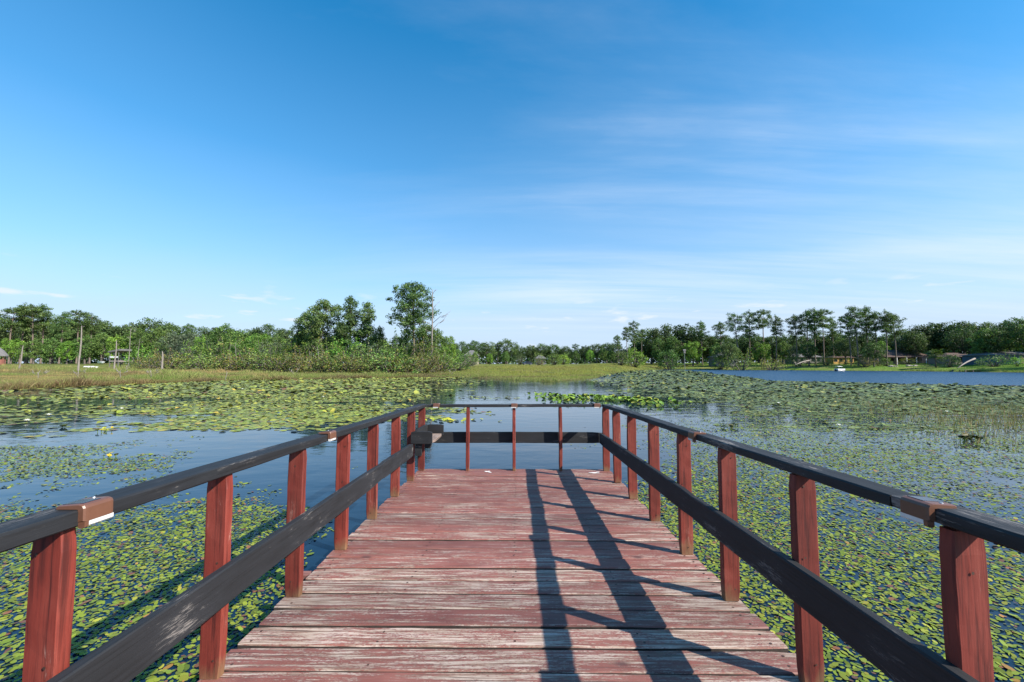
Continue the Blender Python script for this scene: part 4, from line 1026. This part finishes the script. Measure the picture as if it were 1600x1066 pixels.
snag(500, 540, 76, 'pale bare bush stem in front of the wide rounded pine', .06, (-.6, 0), [(.8, 2.9, 1.4, .7, 4), (.6, .3, 1.0, .8, 3), (.4, 2.6, 1.3, .8, 3)])
snag(188, 577, 42, 'small twiggy dead bush on the left marsh edge', .03, (.1, 0), [(.8, .2, .6, .3, 3), (.5, 2.9, .6, .4, 3), (.3, .6, .6, .6, 3), (.3, 2.3, .6, .6, 3)])

for px, top, Y, lab in ((60, 584, 38, 'grey twiggy dead bush at the far left marsh edge'), (122, 582, 40, 'grey twiggy dead bush on the marsh edge below the tallest pole'),
                        (236, 581, 44, 'grey twiggy dead bush on the marsh edge below the pale stump'), (458, 579, 56, 'thin grey dead bush at the marsh edge before the wide pine'), (706, 580, 64, 'small dark dead twigs at the right tip of the marsh')):
    snag(px, top, Y, lab, .028, (.1, 0), [(.8, .2, .6, .3, 3), (.5, 2.9, .6, .4, 3), (.3, .6, .6, .6, 3), (.3, 2.3, .6, .6, 3)], name='dead_bush')

# fallen logs on the right bank
def log(p0, p1, r, label):
    o = MB(); a = Vector(p0); b = Vector(p1); pts = [a.lerp(b, u) + Vector((0, 0, .25*math.sin(u*PI))) for u in (0, .2, .45, .7, 1)]
    c = a.copy(); o.tube([p-c for p in pts], [r*1.3, r*1.1, r, r*.8, r*.45], 8)
    ob = o.build('fallen_log', M['dead'], smooth=True); ob.location = c; tag(ob, label, 'log', 'fallen logs on the right bank')
log(at(1264, 563.5, 152), at(1242, 570.5, 146), .20, 'pale fallen log lying on the bank left of the pontoon boat')
log(at(1523, 560.5, 118), at(1496, 575.5, 112), .20, 'pale leaning log beside the small wooden landing')

# ------------------------------------------------------------------ buildings and other things on the shores
def house(px0, px1, ytop, ybase, Y, wall, roof, label, depth=8, nwin=3, roofh=.42, porch=False, name='house', over=.5, door=True, hip=True):
    p0 = at(px0, ybase, Y); p1 = at(px1, ybase, Y); W = p1[0]-p0[0]; zt = at(px0, ytop, Y)[2]
    cx = (p0[0]+p1[0])/2; zb = min(ground_at(cx, Y), p0[2]) - .1; h = zt - zb; hw = h*(1-roofh)
    o = empty(name, (cx, Y+depth/2, zb)); tag(o, label, 'house' if name == 'house' else name.replace('_', ' '))
    x0, x1, y0, y1 = -W/2, W/2, -depth/2, depth/2
    m = MB(); m.box((x0, y0, -0.6), (x1, y1, hw)); m.build('wall', M[wall], o)
    m = MB(); e = over; r = min(depth/2, W/2)*.9 if hip else 0
    i = m.ring([(x0-e, y0-e, hw+.003), (x1+e, y0-e, hw+.003), (x1+e, y1+e, hw+.003), (x0-e, y1+e, hw+.003), (x0-e, y0-e, hw+.16), (x1+e, y0-e, hw+.16), (x1+e, y1+e, hw+.16), (x0-e, y1+e, hw+.16), (x0-e+r, 0, h), (x1+e-r, 0, h)])
    for q in ((0, 3, 2, 1), (0, 1, 5, 4), (1, 2, 6, 5), (2, 3, 7, 6), (3, 0, 4, 7), (4, 5, 9, 8), (6, 7, 8, 9), (5, 6, 9), (7, 4, 8)): m.face(tuple(i[k] for k in q))
    m.build('roof', M[roof], o)
    slots = nwin + (1 if door else 0)
    for k in range(slots):
        c = x0 + W*(k+.5)/slots; ww = min(W/slots*.55, 1.9)
        if door and k == slots//2:
            m = MB(); m.box((c-.5, y0-.05, .05), (c+.5, y0+.02, min(2.1, hw*.88))); m.build('door', M['door'], o)
        else:
            z0, z1 = hw*.36, hw*.80
            m = MB(); m.box((c-ww/2-.09, y0-.05, z0-.09), (c+ww/2+.09, y0+.02, z1+.09)); f = m.build('window', M['canvas'], o)
            m = MB(); m.box((c-ww/2, y0-.062, z0), (c-.03, y0-.01, z1)); m.box((c+.03, y0-.062, z0), (c+ww/2, y0-.01, z1)); m.build('pane', M['glass'], f)
    if porch:
        m = MB(); i = m.ring([(x0, y0-3.2, hw-.55), (x1, y0-3.2, hw-.55), (x1, y0-.03, hw-.02), (x0, y0-.03, hw-.02), (x0, y0-3.2, hw-.4), (x1, y0-3.2, hw-.4), (x1, y0-.03, hw+.13), (x0, y0-.03, hw+.13)])
        for q in ((0,3,2,1),(4,5,6,7),(0,1,5,4),(1,2,6,5),(2,3,7,6),(3,0,4,7)): m.face(tuple(i[k] for k in q))
        m.build('porch_roof', M[roof], o)
        for k in range(6):
            c = x0+.2 + (W-.4)*k/5; m = MB(); m.box((c-.08, y0-3.1, -.9), (c+.08, y0-2.94, hw-.54)); m.build('porch_post', M['white'], o)
    return o
house(1374, 1450, 546, 563, 150, 'wall_c', 'roof_b', 'long low cream house with a brown roof and porch behind the pines', 9, 5, .45, True)
house(1302, 1334, 555.5, 564, 165, 'wall_y', 'roof_b', 'low ochre building glowing between the dark trunks', 6, 3, .28)
house(1120, 1152, 549, 565, 186, 'wall_g', 'roof_g', 'grey house half hidden in shade left of the round bank shrub', 8, 4, .4)
house(1240, 1284, 552, 564, 178, 'wall_g', 'roof_g', 'dim grey house in deep shade left of the ochre building', 8, 4, .4)
house(1556, 1640, 549, 568, 122, 'wall_b', 'roof_g', 'blue walled house under the oaks at the right edge', 9, 6, .32)
house(1484, 1530, 551, 565, 134, 'wall_g', 'roof_b', 'small grey house with brown roof behind the wooden landing', 7, 3, .42)
house(726, 746, 547, 559, 205, 'wall_c', 'roof_g', 'white house peeking from trees right of the tallest pine', 7, 2, .4)
house(838, 852, 554.5, 562, 186, 'wall_g', 'roof_g', 'pale grey house on the far middle shore', 7, 3, .4)
# thatched hut at the far left
def hut():
    Y = 120; b = at(-2, 560, Y); zb = min(ground_at(b[0], Y), b[2]) - .05; o = empty('lakeside_hut', (b[0], Y, zb)); tag(o, 'small hut with a grey thatched cone roof at the far left', 'hut')
    h = at(-2, 543, Y)[2]-zb
    m = MB()
    for k in range(6):
        a = 2*PI*k/6; m2 = MB(); m2.tube([(1.3*math.cos(a), 1.3*math.sin(a), -.3), (1.3*math.cos(a), 1.3*math.sin(a), h*.55)], [.09, .09], 6); m2.build('post', M['wall_r'], o)
    n = 16; m.loft([[(1.18*math.cos(2*PI*k/n), 1.18*math.sin(2*PI*k/n), z) for k in range(n)] for z in (-.3, h*.32)]); m.build('wall', M['wall_r'], o)
    m = MB(); m.loft([[(r*math.cos(2*PI*k/n)*(1+.04*(k % 2)), r*math.sin(2*PI*k/n)*(1+.04*(k % 2)), z) for k in range(n)] for r, z in ((1.9, h*.50), (1.86, h*.56), (1.0, h*.82), (.1, h))]); m.build('roof', M['roof_g'], o)
hut()
# dark shelter with white hulls on the left marsh
def shelter():
    Y = 95; b = at(187, 558, Y); zb = min(ground_at(b[0], Y), b[2]) - .05; o = empty('boat_shelter', (b[0], Y, zb)); tag(o, 'dark open boat shelter in the trees behind the forked snag', 'shelter')
    h = at(187, 545.5, Y)[2]-zb
    for x in (-1.0, 1.0):
        for y in (-1.3, 1.3):
            m = MB(); m.box((x-.06, y-.06, -.3), (x+.06, y+.06, h*.8)); m.build('post', M['roof_g'], o)
    m = MB(); i = m.ring([(-1.3, -1.6, h*.8), (1.3, -1.6, h*.9), (1.3, 1.6, h*.9), (-1.3, 1.6, h*.8), (-1.3, -1.6, h*.86), (1.3, -1.6, h), (1.3, 1.6, h), (-1.3, 1.6, h*.86)])
    for q in ((0,3,2,1),(4,5,6,7),(0,1,5,4),(1,2,6,5),(2,3,7,6),(3,0,4,7)): m.face(tuple(i[k] for k in q))
    m.build('roof', M['roof_g'], o)
    m = MB(); m.box((-1.1, -1.4, h*.30), (1.1, 1.4, h*.38)); m.build('floor', M['dead'], o)
    m = MB(); m.box((-1.05, -1.33, h*.52), (1.05, -1.27, h*.60)); m.build('guard_rail', M['white'], o)
shelter()
def hull(name, loc, rz, L_, W, H, mat, label, flip=False):
    o = empty(name, loc, (PI if flip else 0, 0, rz)); tag(o, label, 'boat', 'boats drawn up on the left shore')
    m = MB(); rings = []
    for u in np.linspace(0, 1, 9):
        w = W/2*(math.sin(min(1, u*1.9+.35)*PI/2) if u < .4 else max(.04, (1-((u-.4)/.6)**2.2))); z0 = .12*H*(u > .6)*(u-.6)*6
        rings.append([(L_*(u-.5), -w, H), (L_*(u-.5), -w*.8, H*.35+z0), (L_*(u-.5), 0, z0), (L_*(u-.5), w*.8, H*.35+z0), (L_*(u-.5), w, H), (L_*(u-.5), w*.86, H-.06), (L_*(u-.5), 0, H*.3+z0), (L_*(u-.5), -w*.86, H-.06)])
    m.loft(rings); m.build('hull', M[mat], o, smooth=False)
    m = MB(); m.box((-.15, -W*.40, H*.62), (.15, W*.40, H*.70)); m.build('seat', M['wood_y'], o)
    return o
def set_on(px, Y, up=.0): X = azim(px)*Y; return (X, Y, ground_at(X, Y)+up)
hull('rowing_boat', set_on(143, 84, .55), .2, 2.6, 1.2, .5, 'white', 'white rowing boat turned over on the marsh left of the dark shelter', True)
hull('rowing_boat', set_on(158, 92, .75), -.6, 3.2, 1.3, .6, 'white', 'white boat tilted up beside the dark shelter')

# pontoon boat moored at the right bank
def pontoon():
    w = onwater(1312, 580.2); o = empty('pontoon_boat', (w[0], w[1], 0), (0, 0, .15), .66); tag(o, 'white pontoon boat with a canopy moored at the right bank', 'boat')
    for y in (-.75, .75):
        m = MB(); m.tube([(-2.1, y, .22), (-1.8, y, .2), (1.6, y, .2), (2.2, y, .34)], [.10, .27, .27, .05], 10); m.build('pontoon', M['steel'], o, smooth=True)
    m = MB(); m.box((-2.0, -1.1, .46), (2.0, 1.1, .56), .02); m.build('deck', M['canvas'], o)
    m = MB()
    for a, b in (((-1.9, -1.05), (1.9, -1.0)), ((-1.9, 1.0), (1.9, 1.05)), ((-1.9, -.99), (-1.85, .99)), ((1.85, -.99), (1.9, -.2)), ((1.85, .3), (1.9, .99))): m.box((a[0], a[1], .57), (b[0], b[1], 1.2), .01)
    m.build('fence_panel', M['white'], o)
    for x, y in ((-1.4, -.8), (-1.4, .8), (.5, -.8), (.5, .8)):
        m = MB(); m.tube([(x, y, .57), (x*.8, y, 2.2)], [.025, .025], 6); m.build('canopy_pole', M['steel'], o)
    m = MB(); m.loft([[(x, -.95, 2.2), (x, -.9, 2.26), (x, 0, 2.42), (x, .9, 2.26), (x, .95, 2.2), (x, 0, 2.34)] for x in (-1.5, -.5, .7)]); m.build('canopy', M['white'], o)
    for x, y in ((-1.2, .5), (.9, -.4)):
        m = MB(); m.box((x-.3, y-.3, .57), (x+.3, y+.3, .95), .04); m.box((x-.34, y-.3, .96), (x-.2, y+.3, 1.45), .04); m.build('seat', M['canvas'], o)
    m = MB(); m.box((-2.5, -.22, .1), (-2.12, .22, 1.05), .06); m.build('outboard_motor', M['rubber'], o)
pontoon()

# wooden landing on the right bank
def landing():
    w = onwater(1520, 581.5); o = empty('wooden_landing', (w[0], w[1]+1.0, 0), (0, 0, .1)); tag(o, 'small weathered wooden landing at the right water edge by the leaning log', 'landing')
    m = MB()
    for k in range(18): m.rnd = random.random(); m.board((-2.4+k*.28, -1.2, .62), (-2.4+k*.28, 2.4, .62), .26, .04, n=3)
    m.build('deck', M['wood_y'], o, rnd=True)
    for x in (-2.3, 0, 2.3):
        for y in (-1.0, 2.0):
            m = MB(); m.rnd = .4; m.board((x, y, -.8), (x, y, .595 if y > 0 else .598), .14, .14, up=(0, 1, 0), n=3); m.build('post', M['wood_y'], o, rnd=True)
    m = MB(); m.rnd = .6; m.board((-2.4, 2.3, 1.2), (2.4, 2.3, 1.2), .1, .04, n=3); m.build('rail', M['wood_y'], o, rnd=True)
landing()
# stone heaps on the bank
def stones(px, Y, n, label):
    X = azim(px)*Y; o = empty('stone_heap', (X, Y, ground_at(X, Y))); tag(o, label, 'stones', 'stone heaps on the right bank')
    for k in range(n):
        m = MB(); r = random.uniform(.3, .6); c = (random.uniform(-1.4, 1.4), random.uniform(-.6, .6), r*.35)
        m.loft([[(c[0]+r*rr*math.cos(q)*random.uniform(.8, 1.15), c[1]+r*rr*math.sin(q)*random.uniform(.8, 1.15), c[2]+r*zz) for q in np.linspace(0, 2*PI, 9)[:-1]] for rr, zz in ((.7, -.5), (1, -.1), (.85, .35), (.35, .6))])
        m.build('stone', M['stone'], o)
stones(1397, 140, 7, 'heap of pale stones on the bank below the pines')
stones(1426, 138, 8, 'heap of brown stones on the bank below the brown roofed house')
# pole with a bird house on the meadow
def birdpole():
    px, Y = 1070, 182; X = azim(px)*Y; z = ground_at(X, Y); h = at(px, 546, Y)[2]-z
    o = empty('bird_house', (X, Y, z)); tag(o, 'grey bird house on a tall pole at the edge of the right woods', 'bird house')
    m = MB(); m.tube([(0, 0, -.2), (0, 0, h*.8)], [.09, .07], 8); m.build('pole', M['steel'], o)
    m = MB(); m.box((-.40, -.35, h*.8), (.40, .35, h*.93)); m.build('box', M['wall_g'], o)
    m = MB(); i = m.ring([(-.6, -.5, h*.933), (.6, -.5, h*.933), (.6, .5, h*.933), (-.6, .5, h*.933), (-.6, 0, h), (.6, 0, h)])
    for q in ((0, 3, 2, 1), (0, 1, 5, 4), (2, 3, 4, 5), (1, 2, 5), (3, 0, 4)): m.face(tuple(i[k] for k in q))
    m.build('roof', M['roof_g'], o)
birdpole()
# dark car by the far house
def car(px, Y, label):
    X = azim(px)*Y; o = empty('parked_car', (X, Y, ground_at(X, Y)), (0, 0, .25)); tag(o, label, 'car')
    prof = [(-2.2, .35), (-2.25, .75), (-2.0, 1.0), (-1.3, 1.05), (-.7, 1.6), (.7, 1.65), (1.5, 1.05), (2.15, .9), (2.25, .6), (2.2, .35)]
    m = MB(); m.loft([[(x, y, z if z < 1.1 else z) for x, z in prof] for y in (-.9, -.86, .86, .9)]); m.build('body', M['carpaint'], o)
    m = MB(); i = m.ring([(-.95, -.912, 1.08), (1.3, -.912, 1.08), (.65, -.912, 1.55), (-.65, -.912, 1.52)]); m.face(tuple(i)); m.build('side_window', M['glass'], o)
    for x in (-1.4, 1.4):
        for y in (-.88, .88):
            m = MB(); m.tube([(x, y-.1, .33), (x, y+.1, .33)], [.33, .33], 14); wl = m.build('wheel', M['rubber'], o)
            m = MB(); m.tube([(x, y-.12, .33), (x, y+.12, .33)], [.19, .19], 12); m.build('rim', M['steel'], wl)
car(824, 178, 'dark blue car parked left of the pale grey far house')

# ------------------------------------------------------------------ sky, sun, camera
SUN = Vector((1.152, -0.63, 1.0)).normalized()
EL = math.asin(SUN.z); AZ = math.atan2(SUN.x, SUN.y)
world = bpy.data.worlds.new('World'); scene.world = world; world.use_nodes = True
nt = world.node_tree; bg = nt.nodes['Background']
sky = nt.nodes.new('ShaderNodeTexSky'); sky.sky_type = 'NISHITA'; sky.sun_disc = False
sky.sun_elevation = EL; sky.sun_rotation = AZ; sky.altitude = 50; sky.air_density = 1.0; sky.dust_density = 0.6; sky.ozone_density = 3.0
hs = nt.nodes.new('ShaderNodeHueSaturation'); L(nt, sky.outputs[0], hs.inputs['Color']); hs.inputs['Saturation'].default_value = 1.52; hs.inputs['Hue'].default_value = 0.489; hs.inputs['Value'].default_value = 1.18
tc = nt.nodes.new('ShaderNodeTexCoord'); nm = nt.nodes.new('ShaderNodeVectorMath'); nm.operation = 'NORMALIZE'; L(nt, tc.outputs['Generated'], nm.inputs[0])
sp = nt.nodes.new('ShaderNodeSeparateXYZ'); L(nt, nm.outputs[0], sp.inputs[0])
zz = math_(nt, 'ADD', math_(nt, 'MAXIMUM', sp.outputs['Z'], 0.0), 0.10)
cb = nt.nodes.new('ShaderNodeCombineXYZ'); L(nt, math_(nt, 'DIVIDE', sp.outputs['X'], zz), cb.inputs[0]); L(nt, math_(nt, 'DIVIDE', sp.outputs['Y'], zz), cb.inputs[1])
def cmap(loc, rz, sc):
    mp = nt.nodes.new('ShaderNodeMapping'); L(nt, cb.outputs[0], mp.inputs['Vector']); mp.inputs['Location'].default_value = loc; mp.inputs['Rotation'].default_value = (0, 0, rz); mp.inputs['Scale'].default_value = sc
    return mp.outputs[0]
# thin high cirrus, drawn out in streaks, thicker to the right
streak = noise(nt, cmap((3.1, 1.7, 0), .35, (.30, 1.05, 1)), 1.3, 9, 0.60, 0.5)
veil = noise(nt, cmap((7.3, 2.2, 0), .15, (.16, .34, 1)), 0.9, 5, 0.55, 0.3)
side = nt.nodes.new('ShaderNodeMapRange'); L(nt, sp.outputs['X'], side.inputs[0]); side.inputs[1].default_value = -.75; side.inputs[2].default_value = .65; side.inputs[3].default_value = -.12; side.inputs[4].default_value = .09
lowb = nt.nodes.new('ShaderNodeMapRange'); L(nt, sp.outputs['Z'], lowb.inputs[0]); lowb.inputs[1].default_value = .05; lowb.inputs[2].default_value = .55; lowb.inputs[3].default_value = .08; lowb.inputs[4].default_value = -.03
fibre = noise(nt, cmap((1.3, 4.1, 0), .28, (.35, 4.2, 1)), 1.6, 7, 0.62, 0.35)
lowstreak = ramp(nt, sp.outputs['Z'], [(.06, 0.0), (.12, .9), (.20, .9), (.29, 0.0)])
ls = math_(nt, 'MULTIPLY', ramp(nt, noise(nt, cmap((5.2, 0.4, 0), .10, (.20, 1.5, 1)), 1.2, 7, 0.6, 0.4), [(.42, 0.0), (.68, .75)]).outputs[0], lowstreak.outputs[0])
rightm = nt.nodes.new('ShaderNodeMapRange'); L(nt, sp.outputs['X'], rightm.inputs[0]); rightm.inputs[1].default_value = -.45; rightm.inputs[2].default_value = .10
ls = math_(nt, 'MULTIPLY', ls, rightm.outputs[0])
cv = math_(nt, 'ADD', math_(nt, 'ADD', math_(nt, 'MULTIPLY', streak, .6), math_(nt, 'MULTIPLY', veil, .5)), math_(nt, 'ADD', side.outputs[0], lowb.outputs[0]))
cir = ramp(nt, cv, [(.56, 0.0), (.66, .08), (.78, .26), (.92, .50)])
# small flat puffs low over the horizon
puff = noise(nt, nm.outputs[0], 1.0, 5, .55, .1)
mpz = nt.nodes.new('ShaderNodeMapping'); L(nt, nm.outputs[0], mpz.inputs['Vector']); mpz.inputs['Scale'].default_value = (9, 9, 46)
puff = noise(nt, mpz.outputs[0], 1.0, 6, .55, .15)
band = ramp(nt, sp.outputs['Z'], [(.03, 0.0), (.055, 1.0), (.12, 1.0), (.18, 0.0)])
pf = math_(nt, 'MULTIPLY', ramp(nt, puff, [(.61, 0.0), (.70, .8)]).outputs[0], band.outputs[0])
lowv = ramp(nt, math_(nt, 'ADD', sp.outputs['Z'], math_(nt, 'MULTIPLY', math_(nt, 'SUBTRACT', veil, .5), .25)), [(0.0, .96), (.10, .86), (.24, .52), (.46, .18), (.75, .0)])
base = mixc(nt, lowv.outputs[0], hs.outputs[0], (3.00, 3.75, 4.85))
cirf = math_(nt, 'MULTIPLY', cir.outputs[0], ramp(nt, fibre, [(.32, .40), (.68, 1.20)]).outputs[0], True)
cc = mixc(nt, cirf, base, (4.1, 4.7, 5.6))
cc = mixc(nt, ls, cc, (4.1, 4.7, 5.6))
cc = mixc(nt, pf, cc, (4.3, 4.7, 5.3))
L(nt, cc, bg.inputs['Color']); bg.inputs['Strength'].default_value = 0.108

sl = bpy.data.lights.new('sun', 'SUN'); sl.energy = 4.7; sl.angle = R(0.5); sl.color = (1.0, 0.94, 0.84)
so = link(bpy.data.objects.new('sun', sl)); so.rotation_euler = SUN.to_track_quat('Z', 'Y').to_euler(); so.location = (30, -20, 40)

cam = bpy.data.cameras.new('camera'); cam.sensor_width = 36; cam.lens = F/1600*36; cam.clip_end = 12000; cam.clip_start = 0.05
co = link(bpy.data.objects.new('camera', cam)); co.location = CAM; co.rotation_euler = (PI/2 + PITCH, 0, YAW)
scene.camera = co
scene.view_settings.view_transform = 'Standard'; scene.view_settings.look = 'None'; scene.view_settings.exposure = 0.90; scene.view_settings.gamma = 1.0
try: scene.view_settings.use_curve_mapping = False
except Exception: pass
scene.render.engine = 'CYCLES'; scene.cycles.max_bounces = 6; scene.cycles.transparent_max_bounces = 4
